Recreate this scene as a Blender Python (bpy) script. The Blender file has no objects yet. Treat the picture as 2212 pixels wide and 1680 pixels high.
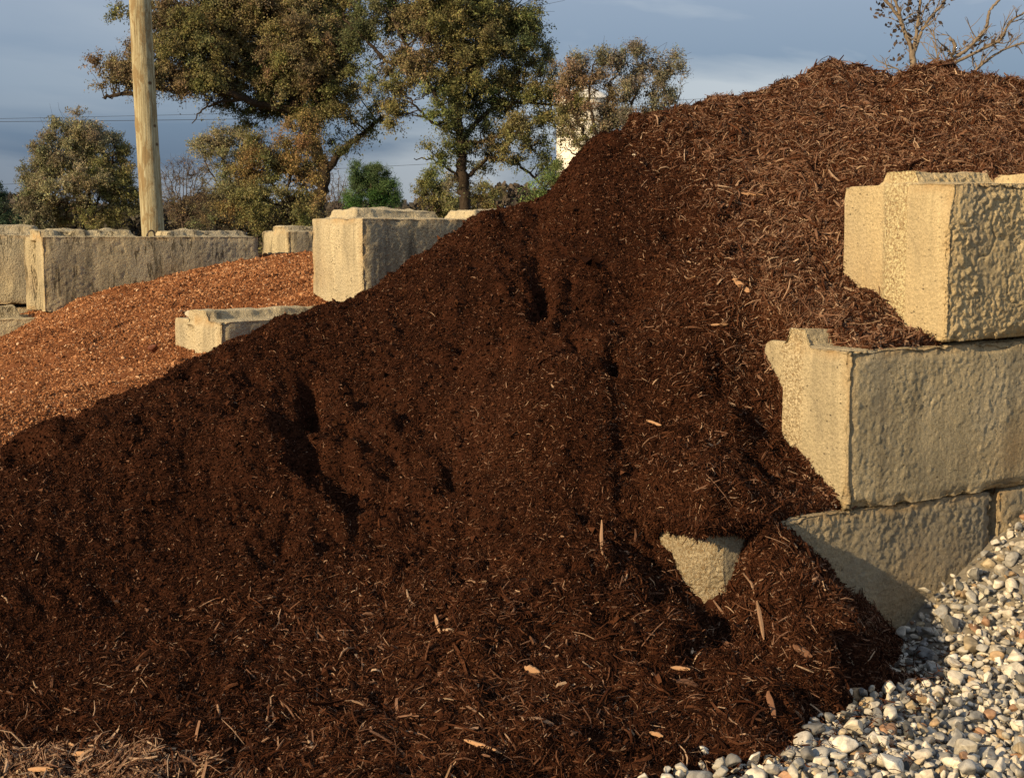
import bpy, bmesh, math, random
import numpy as np
from mathutils import Vector, Matrix

random.seed(7)
RNG = np.random.default_rng(11)
S = bpy.context.scene
COL = S.collection

# ------------------------------------------------------------------ camera
F = 3000.0            # focal length in units of a 2212 px wide picture
CAMZ = 1.61
PITCH = math.atan(332 / F)
cam_d = bpy.data.cameras.new("camera")
cam_d.lens = F / 2212 * 36
cam_d.sensor_width = 36
cam_d.clip_start = 0.05
cam_d.clip_end = 2000
cam = bpy.data.objects.new("camera", cam_d)
cam.location = (0, 0, CAMZ)
cam.rotation_euler = (math.pi / 2 - PITCH, 0, 0)
COL.objects.link(cam)
S.camera = cam

# ------------------------------------------------------------------ light
SUN_A, SUN_E = math.radians(40.5), math.radians(21.5)
SUNV = Vector((-math.cos(SUN_A) * math.cos(SUN_E), -math.sin(SUN_A) * math.cos(SUN_E), math.sin(SUN_E)))
sl = bpy.data.lights.new("sun", 'SUN')
sl.energy = 5.0
sl.angle = math.radians(0.53)
sl.color = (1.0, 0.76, 0.45)
so = bpy.data.objects.new("sun", sl)
so.rotation_euler = (-SUNV).to_track_quat('-Z', 'Y').to_euler()
so.location = (-20, -20, 15)
COL.objects.link(so)

W = bpy.data.worlds.new("World")
S.world = W
W.use_nodes = True
wt = W.node_tree
wn, wl = wt.nodes, wt.links
for n in list(wn): wn.remove(n)
w_out = wn.new('ShaderNodeOutputWorld')
w_bg = wn.new('ShaderNodeBackground')
sky = wn.new('ShaderNodeTexSky')
sky.sky_type = 'NISHITA'
sky.sun_disc = False
sky.sun_elevation = SUN_E
sky.sun_rotation = math.atan2(SUNV.x, SUNV.y)
sky.dust_density = 1.5
w_tc = wn.new('ShaderNodeTexCoord')
w_sep = wn.new('ShaderNodeSeparateXYZ')
wl.new(w_tc.outputs['Generated'], w_sep.inputs[0])
def wramp(fac, stops):
    r = wn.new('ShaderNodeValToRGB')
    r.color_ramp.elements[0].position = stops[0][0]; r.color_ramp.elements[0].color = (*stops[0][1], 1)
    r.color_ramp.elements[1].position = stops[-1][0]; r.color_ramp.elements[1].color = (*stops[-1][1], 1)
    for p, c in stops[1:-1]:
        e = r.color_ramp.elements.new(p); e.color = (*c, 1)
    wl.new(fac, r.inputs[0])
    return r
# cloud deck: slate blue bank low down, paler and broken higher up
grad = wramp(w_sep.outputs['Z'], [(0.0, (0.060, 0.100, 0.175)), (0.045, (0.086, 0.140, 0.238)), (0.10, (0.180, 0.260, 0.378)),
                                  (0.17, (0.30, 0.375, 0.49)), (0.5, (0.28, 0.35, 0.48)), (1.0, (0.22, 0.32, 0.50))])
w_map = wn.new('ShaderNodeMapping'); w_map.inputs['Scale'].default_value = (2.2, 2.2, 9.0)
w_map.inputs['Location'].default_value = (0.35, 0.2, 0.6)
wl.new(w_tc.outputs['Generated'], w_map.inputs[0])
w_no = wn.new('ShaderNodeTexNoise'); w_no.inputs['Scale'].default_value = 1.6; w_no.inputs['Detail'].default_value = 6
w_no.inputs['Roughness'].default_value = 0.5; w_no.inputs['Distortion'].default_value = 0.5
wl.new(w_map.outputs[0], w_no.inputs['Vector'])
cl = wramp(w_no.outputs['Fac'], [(0.42, (0, 0, 0)), (0.60, (1, 1, 1))])
# more pale cloud to the right
w_add = wn.new('ShaderNodeMath'); w_add.operation = 'MULTIPLY_ADD'; w_add.inputs[1].default_value = 1.25; w_add.inputs[2].default_value = 0.66
wl.new(w_sep.outputs['X'], w_add.inputs[0])
w_cl = wn.new('ShaderNodeMath'); w_cl.operation = 'MULTIPLY'; w_cl.use_clamp = True
wl.new(w_add.outputs[0], w_cl.inputs[0]); wl.new(cl.outputs[0], w_cl.inputs[1])
w_mix = wn.new('ShaderNodeMixRGB'); w_mix.inputs[2].default_value = (0.57, 0.615, 0.655, 1)
wl.new(w_cl.outputs[0], w_mix.inputs[0]); wl.new(grad.outputs[0], w_mix.inputs[1])
w_sm = wn.new('ShaderNodeMixRGB'); w_sm.blend_type = 'MULTIPLY'; w_sm.inputs[0].default_value = 1
w_sm.inputs[2].default_value = (0.09, 0.09, 0.09, 1)
wl.new(sky.outputs[0], w_sm.inputs[1])
w_fin = wn.new('ShaderNodeMixRGB'); w_fin.inputs[0].default_value = 0.85
wl.new(w_sm.outputs[0], w_fin.inputs[1]); wl.new(w_mix.outputs[0], w_fin.inputs[2])
wl.new(w_fin.outputs[0], w_bg.inputs[0])
w_bg.inputs[1].default_value = 0.80
wl.new(w_bg.outputs[0], w_out.inputs[0])

S.view_settings.view_transform = 'Standard'
S.view_settings.look = 'None'
S.view_settings.exposure = 0.42
S.view_settings.gamma = 1.0
S.render.engine = 'CYCLES'
S.cycles.max_bounces = 6
S.cycles.diffuse_bounces = 3

# ------------------------------------------------------------------ helpers
def ray(px, py):
    x = (px - 1106) / F; y = -(py - 840) / F
    c, s = math.cos(PITCH), math.sin(PITCH)
    return np.array([x, c + y * s, -s + y * c])
def P(px, py, Y):
    d = ray(px, py); t = Y / d[1]
    return np.array([d[0] * t, Y, CAMZ + d[2] * t])
def G(px, py, z=0.0):
    d = ray(px, py); t = (z - CAMZ) / d[2]
    return np.array([d[0] * t, d[1] * t, z])

def tag(o, label=None, cat=None, group=None, kind=None):
    if label: o['label'] = label
    if cat: o['category'] = cat
    if group: o['group'] = group
    if kind: o['kind'] = kind
    return o

def np_mesh(name, V, loops, starts_len, mat=None, smooth=True, attrs=None, parent=None, smooth_flags=None, loc=None):
    """V (n,3); loops flat int array; starts_len = face sizes array"""
    me = bpy.data.meshes.new(name)
    V = np.ascontiguousarray(V, dtype=np.float32)
    me.vertices.add(len(V)); me.vertices.foreach_set('co', V.ravel())
    me.loops.add(len(loops)); me.loops.foreach_set('vertex_index', np.ascontiguousarray(loops, dtype=np.int32))
    sz = np.asarray(starts_len, dtype=np.int32)
    st = np.zeros(len(sz), dtype=np.int32); st[1:] = np.cumsum(sz)[:-1]
    me.polygons.add(len(sz)); me.polygons.foreach_set('loop_start', st)
    try: me.polygons.foreach_set('loop_total', sz)
    except Exception: pass
    if smooth_flags is not None: me.polygons.foreach_set('use_smooth', smooth_flags.astype(bool))
    else: me.polygons.foreach_set('use_smooth', np.full(len(sz), bool(smooth)))
    for k, a in (attrs or {}).items():
        if a.ndim == 1:
            at = me.attributes.new(k, 'FLOAT', 'POINT'); at.data.foreach_set('value', np.ascontiguousarray(a, dtype=np.float32))
        else:
            at = me.attributes.new(k, 'FLOAT_COLOR', 'POINT')
            c = np.ones((len(a), 4), dtype=np.float32); c[:, :3] = a
            at.data.foreach_set('color', c.ravel())
    me.update(calc_edges=True)
    o = bpy.data.objects.new(name, me)
    if mat: me.materials.append(mat)
    COL.objects.link(o)
    if parent: o.parent = parent
    return o

def empty(name, loc=(0, 0, 0)):
    o = bpy.data.objects.new(name, None); o.location = loc; o.empty_display_size = 0.2
    COL.objects.link(o); return o

def child_offset(o, root):      # put geometry written in world space under a root at its base
    o.parent = root
    o.location = -Vector(root.location)
    return o

# ---- numpy noise
def _hash(ix, iy, iz, seed):
    h = (ix.astype(np.int64) * 374761393 + iy.astype(np.int64) * 668265263 + iz.astype(np.int64) * 2147483647 + seed * 1274126177) & 0xffffffff
    h = ((h ^ (h >> 13)) * 1274126177) & 0xffffffff
    h = ((h ^ (h >> 16)) * 2246822519) & 0xffffffff
    return ((h ^ (h >> 15)) & 0xffffff) / float(0xffffff)
def vnoise3(p, seed=0):
    i = np.floor(p); f = p - i; f = f * f * f * (f * (f * 6 - 15) + 10)
    x, y, z = i[:, 0], i[:, 1], i[:, 2]
    r = 0
    for dx in (0, 1):
        for dy in (0, 1):
            for dz in (0, 1):
                w = (f[:, 0] if dx else 1 - f[:, 0]) * (f[:, 1] if dy else 1 - f[:, 1]) * (f[:, 2] if dz else 1 - f[:, 2])
                r = r + w * _hash(x + dx, y + dy, z + dz, seed)
    return r * 2 - 1
def fbm3(p, scale, octs=3, seed=0, gain=0.5):
    r = 0; a = 1; t = 0
    for k in range(octs):
        r = r + a * vnoise3(p * (2.03 ** k / scale) + k * 17.3, seed + k); t += a; a *= gain
    return r / t
def vnoise2(p, seed=0):
    i = np.floor(p); f = p - i; f = f * f * f * (f * (f * 6 - 15) + 10)
    x, y = i[:, 0], i[:, 1]; z = np.zeros_like(x)
    r = 0
    for dx in (0, 1):
        for dy in (0, 1):
            w = (f[:, 0] if dx else 1 - f[:, 0]) * (f[:, 1] if dy else 1 - f[:, 1])
            r = r + w * _hash(x + dx, y + dy, z, seed)
    return r * 2 - 1
def fbm2(p, scale, octs=3, seed=0, gain=0.5):
    r = 0; a = 1; t = 0; p = np.asarray(p)
    for k in range(octs):
        an = .7 + 1.9 * k + seed * .37; c_, s_ = math.cos(an), math.sin(an)
        q = np.c_[p[:, 0] * c_ - p[:, 1] * s_, p[:, 0] * s_ + p[:, 1] * c_]
        r = r + a * vnoise2(q * (2.03 ** k / scale) + k * 17.3, seed + k); t += a; a *= gain
    return r / t
def sstep(x, a, b):
    t = np.clip((x - a) / (b - a), 0, 1); return t * t * (3 - 2 * t)

class TPS:
    def __init__(s, pts, lam=1e-3):
        pts = np.array(pts, dtype=float); s.p = pts[:, :2]; n = len(pts)
        d = np.linalg.norm(s.p[:, None] - s.p[None], axis=2)
        K = np.where(d > 0, d * d * np.log(d + 1e-12), 0) + lam * np.eye(n)
        A = np.zeros((n + 3, n + 3)); A[:n, :n] = K; Q = np.c_[np.ones(n), s.p]; A[:n, n:] = Q; A[n:, :n] = Q.T
        s.w = np.linalg.solve(A, np.r_[pts[:, 2], 0, 0, 0]); s.n = n
    def __call__(s, X, Y):
        X = np.atleast_1d(X); Y = np.atleast_1d(Y); sh = X.shape
        q = np.c_[X.ravel(), Y.ravel()]; out = np.empty(len(q))
        for k in range(0, len(q), 60000):
            b = q[k:k + 60000]
            d2 = ((b[:, None] - s.p[None]) ** 2).sum(2)
            out[k:k + 60000] = (0.5 * d2 * np.log(d2 + 1e-12)) @ s.w[:s.n] + s.w[s.n] + b @ s.w[s.n + 1:]
        return out.reshape(sh)

# ---- node material helper
class Mat:
    def __init__(s, name, rough=0.9, spec=0.2):
        s.m = bpy.data.materials.new(name); s.m.use_nodes = True
        s.t = s.m.node_tree; s.n = s.t.nodes; s.l = s.t.links
        s.b = s.n['Principled BSDF']; s.b.inputs['Roughness'].default_value = rough
        s.b.inputs['Specular IOR Level'].default_value = spec
        s.tc = s.n.new('ShaderNodeTexCoord')
    def noise(s, scale, detail=4, rough=0.55, dist=0, vec=None, mapscale=None):
        n = s.n.new('ShaderNodeTexNoise'); n.inputs['Scale'].default_value = scale; n.inputs['Detail'].default_value = detail
        n.inputs['Roughness'].default_value = rough; n.inputs['Distortion'].default_value = dist
        v = vec or s.tc.outputs['Object']
        if mapscale:
            m = s.n.new('ShaderNodeMapping'); m.inputs['Scale'].default_value = mapscale; s.l.new(v, m.inputs[0]); v = m.outputs[0]
        s.l.new(v, n.inputs['Vector']); return n.outputs['Fac']
    def voro(s, scale, feature='F1', mapscale=None):
        n = s.n.new('ShaderNodeTexVoronoi'); n.inputs['Scale'].default_value = scale; n.feature = feature
        v = s.tc.outputs['Object']
        if mapscale:
            m = s.n.new('ShaderNodeMapping'); m.inputs['Scale'].default_value = mapscale; s.l.new(v, m.inputs[0]); v = m.outputs[0]
        s.l.new(v, n.inputs['Vector']); return n
    def attr(s, name, out='Fac'):
        a = s.n.new('ShaderNodeAttribute'); a.attribute_name = name; return a.outputs[out]
    def ramp(s, fac, stops, interp='LINEAR'):
        r = s.n.new('ShaderNodeValToRGB'); cr = r.color_ramp; cr.interpolation = interp
        def c4(c): return (*c, 1) if isinstance(c, tuple) else (c, c, c, 1)
        cr.elements[0].position = stops[0][0]; cr.elements[0].color = c4(stops[0][1])
        cr.elements[1].position = stops[-1][0]; cr.elements[1].color = c4(stops[-1][1])
        for p, c in stops[1:-1]:
            e = cr.elements.new(p); e.color = c4(c)
        s.l.new(fac, r.inputs[0]); return r.outputs[0]
    def mix(s, fac, a, b, mode='MIX'):
        m = s.n.new('ShaderNodeMixRGB'); m.blend_type = mode
        for i, v in zip((0, 1, 2), (fac, a, b)):
            if isinstance(v, (int, float)): m.inputs[i].default_value = v if i == 0 else (v, v, v, 1)
            elif isinstance(v, tuple): m.inputs[i].default_value = (*v, 1)
            else: s.l.new(v, m.inputs[i])
        return m.outputs[0]
    def math(s, op, a, b=0.0, c=None, clamp=False):
        m = s.n.new('ShaderNodeMath'); m.operation = op; m.use_clamp = clamp
        for i, v in enumerate((a, b, c)):
            if v is None: continue
            if isinstance(v, (int, float)): m.inputs[i].default_value = v
            else: s.l.new(v, m.inputs[i])
        return m.outputs[0]
    def color(s, c):
        if isinstance(c, tuple): s.b.inputs['Base Color'].default_value = (*c, 1)
        else: s.l.new(c, s.b.inputs['Base Color'])
    def bump(s, h, strength=0.5, dist=0.01, prev=None):
        b = s.n.new('ShaderNodeBump'); b.inputs['Strength'].default_value = strength; b.inputs['Distance'].default_value = dist
        s.l.new(h, b.inputs['Height'])
        if prev is not None: s.l.new(prev, b.inputs['Normal'])
        s.l.new(b.outputs[0], s.b.inputs['Normal']); return b.outputs[0]

# ------------------------------------------------------------------ materials
def concrete(name, light=(0.50, 0.405, 0.27), dark=(0.27, 0.235, 0.175), grime=0.5, pit=0.5, coarse=1.0, bump=0.9, cracks=False):
    m = Mat(name, 0.95, 0.06)
    base = m.mix(m.math('MULTIPLY', m.ramp(m.noise(3.2, 5, 0.6, 0.3), [(0.35, 0.0), (0.68, 1.0)]), m.math('MULTIPLY_ADD', m.attr('front'), .4, .6)), light, dark)
    agg = m.noise(75, 3, 0.7)
    base = m.mix(m.ramp(agg, [(0.3, 0.0), (0.75, 0.6)]), base, tuple(c * 1.25 for c in light))
    streak = m.noise(2.6, 5, 0.65, 0.4, mapscale=(3.5, 3.5, 0.55))
    fr_ = m.math('MULTIPLY_ADD', m.attr('front'), .45, .55)
    sf = m.math('MULTIPLY', m.math('MULTIPLY', m.ramp(streak, [(0.48, 0.0), (0.72, 1.0)]), grime), fr_)
    base = m.mix(sf, base, (0.13, 0.115, 0.085))
    wst = m.noise(3.1, 5, 0.7, 0.3, mapscale=(5, 5, 0.4))
    base = m.mix(m.ramp(wst, [(0.60, 0.0), (0.72, 0.45)]), base, tuple(min(.78, c * 1.35) for c in light))
    rust = m.ramp(m.noise(1.7, 3, 0.5), [(0.55, 0.0), (0.75, 0.35)])
    base = m.mix(rust, base, (0.42, 0.27, 0.13))
    v = m.voro(48 * coarse)
    vd = m.ramp(v.outputs['Distance'], [(0.08, 1.0), (0.28, 0.0)])
    pm = m.math('MULTIPLY', vd, m.ramp(m.noise(14, 2), [(0.50, 0.0), (0.62, 1.0)]))
    base = m.mix(m.math('MULTIPLY', pm, pit), base, (0.09, 0.075, 0.055))
    fs = m.noise(170, 4, 0.8)
    base = m.mix(1.0, base, m.ramp(fs, [(0.34, 0.70), (0.5, 1.0), (0.66, 1.22)]), 'MULTIPLY')
    gp = m.noise(1.1, 4, 0.6, 0.5)
    gl = sum(light) / 3
    base = m.mix(m.math('MULTIPLY', m.ramp(gp, [(0.50, 0.0), (0.66, 0.55)]), fr_), base, (gl * .78, gl * .74, gl * .62))
    band = m.attr('band')
    spk = m.ramp(m.noise(95, 3, 0.75), [(0.38, (0.30, 0.20, 0.10)), (0.5, tuple(c * .95 for c in light)), (0.62, tuple(min(.8, c * 1.5) for c in light))])
    base = m.mix(m.math('MULTIPLY', band, .85), base, spk)
    eg = m.math('MULTIPLY', m.attr('edge'), m.ramp(m.noise(6, 4, .7), [(.35, 0.0), (.6, .75)]))
    base = m.mix(eg, base, (0.47, 0.31, 0.145))
    if cracks:
        cn = m.noise(1.5, 5, 0.7, 0.6, mapscale=(7, 7, 0.8))
        cr = m.ramp(cn, [(0.475, 0.0), (0.495, 1.0), (0.505, 1.0), (0.525, 0.0)])
        cr = m.math('MULTIPLY', cr, m.ramp(m.noise(4.0, 2), [(.45, 0.0), (.55, 1.0)]))
        base = m.mix(m.math('MULTIPLY', cr, .75), base, (0.06, 0.048, 0.032))
    m.color(base)
    h = m.mix(0.5, m.noise(70 * coarse, 7, 0.82), m.noise(190, 4, 0.75))
    h = m.mix(0.3, h, m.voro(60 * coarse).outputs['Distance'])
    h = m.math('SUBTRACT', h, m.math('MULTIPLY', pm, 0.35))
    if cracks: h = m.math('SUBTRACT', h, m.math('MULTIPLY', cr, .8))
    h = m.math('ADD', h, m.math('MULTIPLY', m.math('MULTIPLY', band, m.noise(80, 3, .7)), .8))
    m.bump(h, min(1.0, bump), 0.026)
    return m.m
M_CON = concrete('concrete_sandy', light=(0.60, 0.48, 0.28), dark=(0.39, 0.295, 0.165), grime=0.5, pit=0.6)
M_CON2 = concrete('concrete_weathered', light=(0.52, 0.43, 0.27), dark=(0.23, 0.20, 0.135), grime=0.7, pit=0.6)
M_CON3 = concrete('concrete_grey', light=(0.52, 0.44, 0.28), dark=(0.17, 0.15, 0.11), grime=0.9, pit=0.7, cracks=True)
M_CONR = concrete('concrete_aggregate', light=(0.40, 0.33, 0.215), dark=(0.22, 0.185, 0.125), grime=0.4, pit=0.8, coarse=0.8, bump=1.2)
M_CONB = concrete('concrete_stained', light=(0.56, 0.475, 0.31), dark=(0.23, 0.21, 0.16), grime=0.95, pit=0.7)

def mulch_mat():
    m = Mat('shredded_bark', 0.95, 0.06)
    t = m.attr('tone')
    c = m.ramp(t, [(0.0, (0.008, 0.003, 0.0018)), (0.25, (0.020, 0.0072, 0.0036)), (0.5, (0.047, 0.0165, 0.0078)), (0.72, (0.096, 0.040, 0.020)),
                   (0.87, (0.19, 0.106, 0.068)), (0.95, (0.33, 0.215, 0.14)), (1.0, (0.50, 0.36, 0.24))])
    z = m.noise(1.3, 4, 0.6)
    c = m.mix(m.ramp(z, [(0.35, 0.0), (0.7, 0.55)]), c, m.mix(1.0, c, (0.78, 0.70, 0.62), 'MULTIPLY'))
    n = m.noise(120, 4, 0.7)
    c = m.mix(1.0, c, m.ramp(n, [(0.25, 0.55), (0.75, 1.45)]), 'MULTIPLY')
    m.color(c)
    m.bump(m.noise(230, 4, 0.75), 0.7, 0.004)
    return m.m
M_MULCH = mulch_mat()

def wood_mat(name, a, b):
    m = Mat(name, 0.8, 0.2)
    g = m.noise(30, 4, 0.6, 0.4, mapscale=(1, 12, 12))
    m.color(m.mix(g, a, b)); m.bump(g, 0.5, 0.003)
    return m.m
M_SPL = wood_mat('pale_splinter', (0.50, 0.30, 0.16), (0.30, 0.16, 0.08))
M_SPL2 = wood_mat('brown_splinter', (0.26, 0.13, 0.07), (0.12, 0.055, 0.03))

def stone_mat():
    m = Mat('river_stone', 0.62, 0.35)
    c = m.attr('tint', 'Color')
    n = m.noise(28, 5, 0.65, 1.2)
    c = m.mix(1.0, c, m.ramp(n, [(0.3, 0.50), (0.7, 1.22)]), 'MULTIPLY')
    n2 = m.noise(60, 3, 0.6, 2.0)
    c = m.mix(m.ramp(n2, [(0.60, 0.0), (0.72, 0.45)]), c, (0.33, 0.21, 0.10))
    m.color(c); m.bump(m.noise(110, 5, 0.7), 0.35, 0.004)
    return m.m
M_STONE = stone_mat()

def red_mat():
    m = Mat('red_gravel', 0.95, 0.06)
    m.color(m.ramp(m.attr('tone'), [(0.0, (0.05, 0.017, 0.008)), (0.4, (0.17, 0.066, 0.027)), (0.75, (0.30, 0.13, 0.055)), (0.93, (0.48, 0.26, 0.13)), (1.0, (0.62, 0.42, 0.26))]))
    m.bump(m.noise(150, 3, 0.6), 0.5, 0.004)
    return m.m
M_RED = red_mat()

def leaf_mat(name):
    m = Mat(name, 0.7, 0.2)
    c = m.attr('tint', 'Color')
    m.color(c)
    tr = m.n.new('ShaderNodeBsdfTranslucent'); m.l.new(c, tr.inputs[0])
    mx = m.n.new('ShaderNodeMixShader'); mx.inputs[0].default_value = 0.22
    m.l.new(m.b.outputs[0], mx.inputs[1]); m.l.new(tr.outputs[0], mx.inputs[2])
    m.l.new(mx.outputs[0], m.n['Material Output'].inputs[0])
    return m.m
M_LEAF = leaf_mat('autumn_foliage')
def bark_mat(name, a, b):
    m = Mat(name, 0.95, 0.1)
    g = m.noise(6, 5, 0.7, 0.3, mapscale=(3, 3, 0.8))
    m.color(m.ramp(g, [(0.3, a), (0.7, b)])); m.bump(g, 0.8, 0.03)
    return m.m
M_BARK = bark_mat('dark_bark', (0.022, 0.016, 0.011), (0.065, 0.048, 0.034))
M_BARK2 = bark_mat('pale_bark', (0.13, 0.10, 0.075), (0.27, 0.215, 0.155))

# ------------------------------------------------------------------ concrete blocks
def block(name, label, corner, deg, L, z0, H=0.6, Wd=0.6, plan=None, lugs=(), voxel=0.012, mat=M_CON, amp=1.0, roll=0.0, seed=1,
          lug_h=0.06, lug_v=(0.19, 0.45), group='stacked concrete retaining blocks', chips=(), band=None, edge_amp=1.0, lug_n=.018):
    """local axes: u along the length (away to the right), v through the thickness, z up; the origin is the near bottom corner"""
    bm = bmesh.new()
    plan = plan or [(0, 0), (0, Wd)]
    poly = [(u, v) for u, v in plan] + [(L, Wd), (L, 0)]
    bot = [bm.verts.new((u, v, 0)) for u, v in poly]; top = [bm.verts.new((u, v, H)) for u, v in poly]
    bm.faces.new(top[::-1]) ; bm.faces.new(bot)
    n = len(poly)
    for i in range(n): bm.faces.new((bot[i], top[i], top[(i + 1) % n], bot[(i + 1) % n]))
    for (a, b, s) in lugs:         # trapezoid ridges on top
        v0, v1 = lug_v; e = 0.05
        q = [(a, v0, H - .04), (b, v0, H - .04), (b, v1, H - .04), (a, v1, H - .04)]
        ea = 0.0 if s else 0.05
        r = [(a + ea, v0 + e, H + lug_h), (b - .06, v0 + e, H + lug_h), (b - .06, v1 - e, H + lug_h), (a + ea, v1 - e, H + lug_h)]
        q = [bm.verts.new(c) for c in q]; r = [bm.verts.new(c) for c in r]
        bm.faces.new(q); bm.faces.new(r[::-1])
        for i in range(4): bm.faces.new((q[i], r[i], r[(i + 1) % 4], q[(i + 1) % 4]))
    bmesh.ops.recalc_face_normals(bm, faces=bm.faces)
    me = bpy.data.meshes.new(name); bm.to_mesh(me); bm.free()
    o = bpy.data.objects.new(name, me); COL.objects.link(o)
    md = o.modifiers.new('r', 'REMESH'); md.mode = 'VOXEL'; md.voxel_size = voxel
    dg = bpy.context.evaluated_depsgraph_get(); dg.update()
    ev = o.evaluated_get(dg); me2 = bpy.data.meshes.new_from_object(ev)
    o.modifiers.clear(); o.data = me2; bpy.data.meshes.remove(me); me2.name = name
    nv = len(me2.vertices)
    co = np.empty(nv * 3, dtype=np.float32); me2.vertices.foreach_get('co', co); co = co.reshape(-1, 3).astype(float)
    no = np.empty(nv * 3, dtype=np.float32); me2.vertex_normals.foreach_get('vector', no); no = no.reshape(-1, 3).astype(float)
    sp = co + seed * 13.7
    # nearness to the long edges
    du = np.minimum(np.abs(co[:, 0]), np.abs(L - co[:, 0])); dv = np.minimum(np.abs(co[:, 1]), np.abs(Wd - co[:, 1]))
    dz = np.minimum(np.abs(co[:, 2]), np.abs(H - co[:, 2]))
    d = np.sort(np.c_[du, dv, dz], axis=1); edge = np.clip(1 - d[:, 1] / 0.05, 0, 1)
    front = np.clip(-no[:, 1], 0, 1); amp0 = amp; amp = amp * .72
    face_up = np.clip(no[:, 2], 0, 1)
    disp = 0.006 * fbm3(sp, 0.40, 2, seed)
    patch = .35 + .65 * sstep(fbm3(sp, .30, 2, seed + 61), -.25, .25)
    wsp = sp + .012 * np.c_[fbm3(sp, .04, 2, 7), fbm3(sp, .04, 2, 8), fbm3(sp, .04, 2, 9)]
    bil = np.abs(fbm3(wsp * np.array([1, 1, .85]), 0.036, 3, seed + 5, .8)) * 4.0 - .8
    disp += 0.0048 * amp * bil * (0.06 + 0.94 * front) * patch
    disp += 0.0022 * amp * fbm3(wsp * np.array([1, 1, .8]), 0.022, 3, seed + 15, .8) * (0.10 + 0.9 * front) * patch
    disp += 0.0022 * amp * fbm3(sp, 0.014, 2, seed + 9, .8) * (0.25 + front)
    bnd = np.zeros(len(co))
    if band is not None:
        bnd = sstep(co[:, 1] + .01 * fbm3(sp, .03, 2, 3), band[0] - .02, band[0] + .01) * sstep(-co[:, 1] + .01 * fbm3(sp, .03, 2, 4), -band[1] - .02, -band[1] + .01) * (co[:, 0] < .10)
        disp += bnd * .0035 * fbm3(sp, .02, 2, seed + 77, .8)
    rid = 1 - np.abs(fbm3(sp, 0.10, 2, seed + 21)) * 2
    disp -= 0.012 * amp * np.clip(rid - 0.80, 0, 1) * 3 * front * sstep(fbm3(sp, 0.5, 2, seed + 23), 0.0, 0.4)
    ch = fbm3(sp, 0.07, 3, seed + 31)
    disp -= edge_amp * edge * (0.007 + 0.034 * np.clip(ch, 0, 1))
    big = sstep(fbm3(sp, 0.22, 2, seed + 41), 0.25, 0.6)
    disp -= edge_amp * edge * big * 0.018
    lug = co[:, 2] > H + 0.008
    disp = disp + lug * (lug_n * fbm3(sp, 0.15, 3, seed + 51, .6) - 0.008)
    co = co + no * disp[:, None]
    for (cu, cv, cz, r, dep) in chips:
        dd = np.linalg.norm(co - np.array([cu, cv, cz]), axis=1)
        dirv = np.array([L / 2, Wd / 2, H / 2]) - np.array([cu, cv, cz]); dirv /= np.linalg.norm(dirv)
        co += dirv[None] * (dep * np.exp(-(dd / r) ** 2))[:, None]
    for kk, aa in (('front', front), ('band', bnd), ('edge', np.clip(edge * 1.3, 0, 1) * (.4 + .6 * sstep(fbm3(sp, .12, 2, 91), -.1, .3)))):
        at = me2.attributes.new(kk, 'FLOAT', 'POINT'); at.data.foreach_set('value', aa.astype(np.float32))
    me2.vertices.foreach_set('co', co.astype(np.float32).ravel())
    me2.polygons.foreach_set('use_smooth', np.ones(len(me2.polygons), dtype=bool))
    me2.update()
    me2.materials.clear(); me2.materials.append(mat)
    th = math.radians(deg)       # azimuth of u from +Y towards +X
    o.matrix_world = Matrix.Translation((corner[0], corner[1], z0)) @ Matrix.Rotation(math.pi / 2 - th, 4, 'Z') @ Matrix.Rotation(roll, 4, 'Y')
    tag(o, label, 'concrete block', group)
    return o

TH = 59.0
UX, UY = math.sin(math.radians(TH)), math.cos(math.radians(TH))
C0 = np.array([1.272, 5.2])          # near corner of the middle course of the right wall
def uv2xy(u, v): return C0[0] + UX * u - UY * v, C0[1] + UY * u + UX * v
def xy2uv(x, y):
    dx, dy = x - C0[0], y - C0[1]
    return UX * dx + UY * dy, -UY * dx + UX * dy

RW = 'blocks of the stepped wall on the right'
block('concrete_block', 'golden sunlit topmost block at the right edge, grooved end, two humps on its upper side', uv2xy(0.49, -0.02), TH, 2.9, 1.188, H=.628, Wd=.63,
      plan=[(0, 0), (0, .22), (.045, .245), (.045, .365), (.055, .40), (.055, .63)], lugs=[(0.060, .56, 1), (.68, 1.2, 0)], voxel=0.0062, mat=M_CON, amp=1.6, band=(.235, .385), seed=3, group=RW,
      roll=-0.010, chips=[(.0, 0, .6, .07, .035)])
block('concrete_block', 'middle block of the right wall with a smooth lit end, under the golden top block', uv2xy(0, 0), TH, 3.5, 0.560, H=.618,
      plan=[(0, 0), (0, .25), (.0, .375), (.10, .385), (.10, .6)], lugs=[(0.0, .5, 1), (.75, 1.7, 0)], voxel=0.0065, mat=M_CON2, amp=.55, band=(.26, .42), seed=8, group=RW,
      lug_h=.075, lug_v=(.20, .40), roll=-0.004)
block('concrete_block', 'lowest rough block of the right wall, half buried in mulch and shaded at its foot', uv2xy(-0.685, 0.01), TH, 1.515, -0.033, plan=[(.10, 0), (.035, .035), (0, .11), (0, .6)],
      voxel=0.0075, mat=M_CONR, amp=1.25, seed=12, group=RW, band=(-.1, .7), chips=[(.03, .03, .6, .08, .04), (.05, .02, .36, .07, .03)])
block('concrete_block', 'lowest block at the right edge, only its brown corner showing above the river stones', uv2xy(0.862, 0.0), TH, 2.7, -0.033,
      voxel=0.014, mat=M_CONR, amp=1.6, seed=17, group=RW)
LW = 'blocks of the stepped wall behind the dark mulch'
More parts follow.
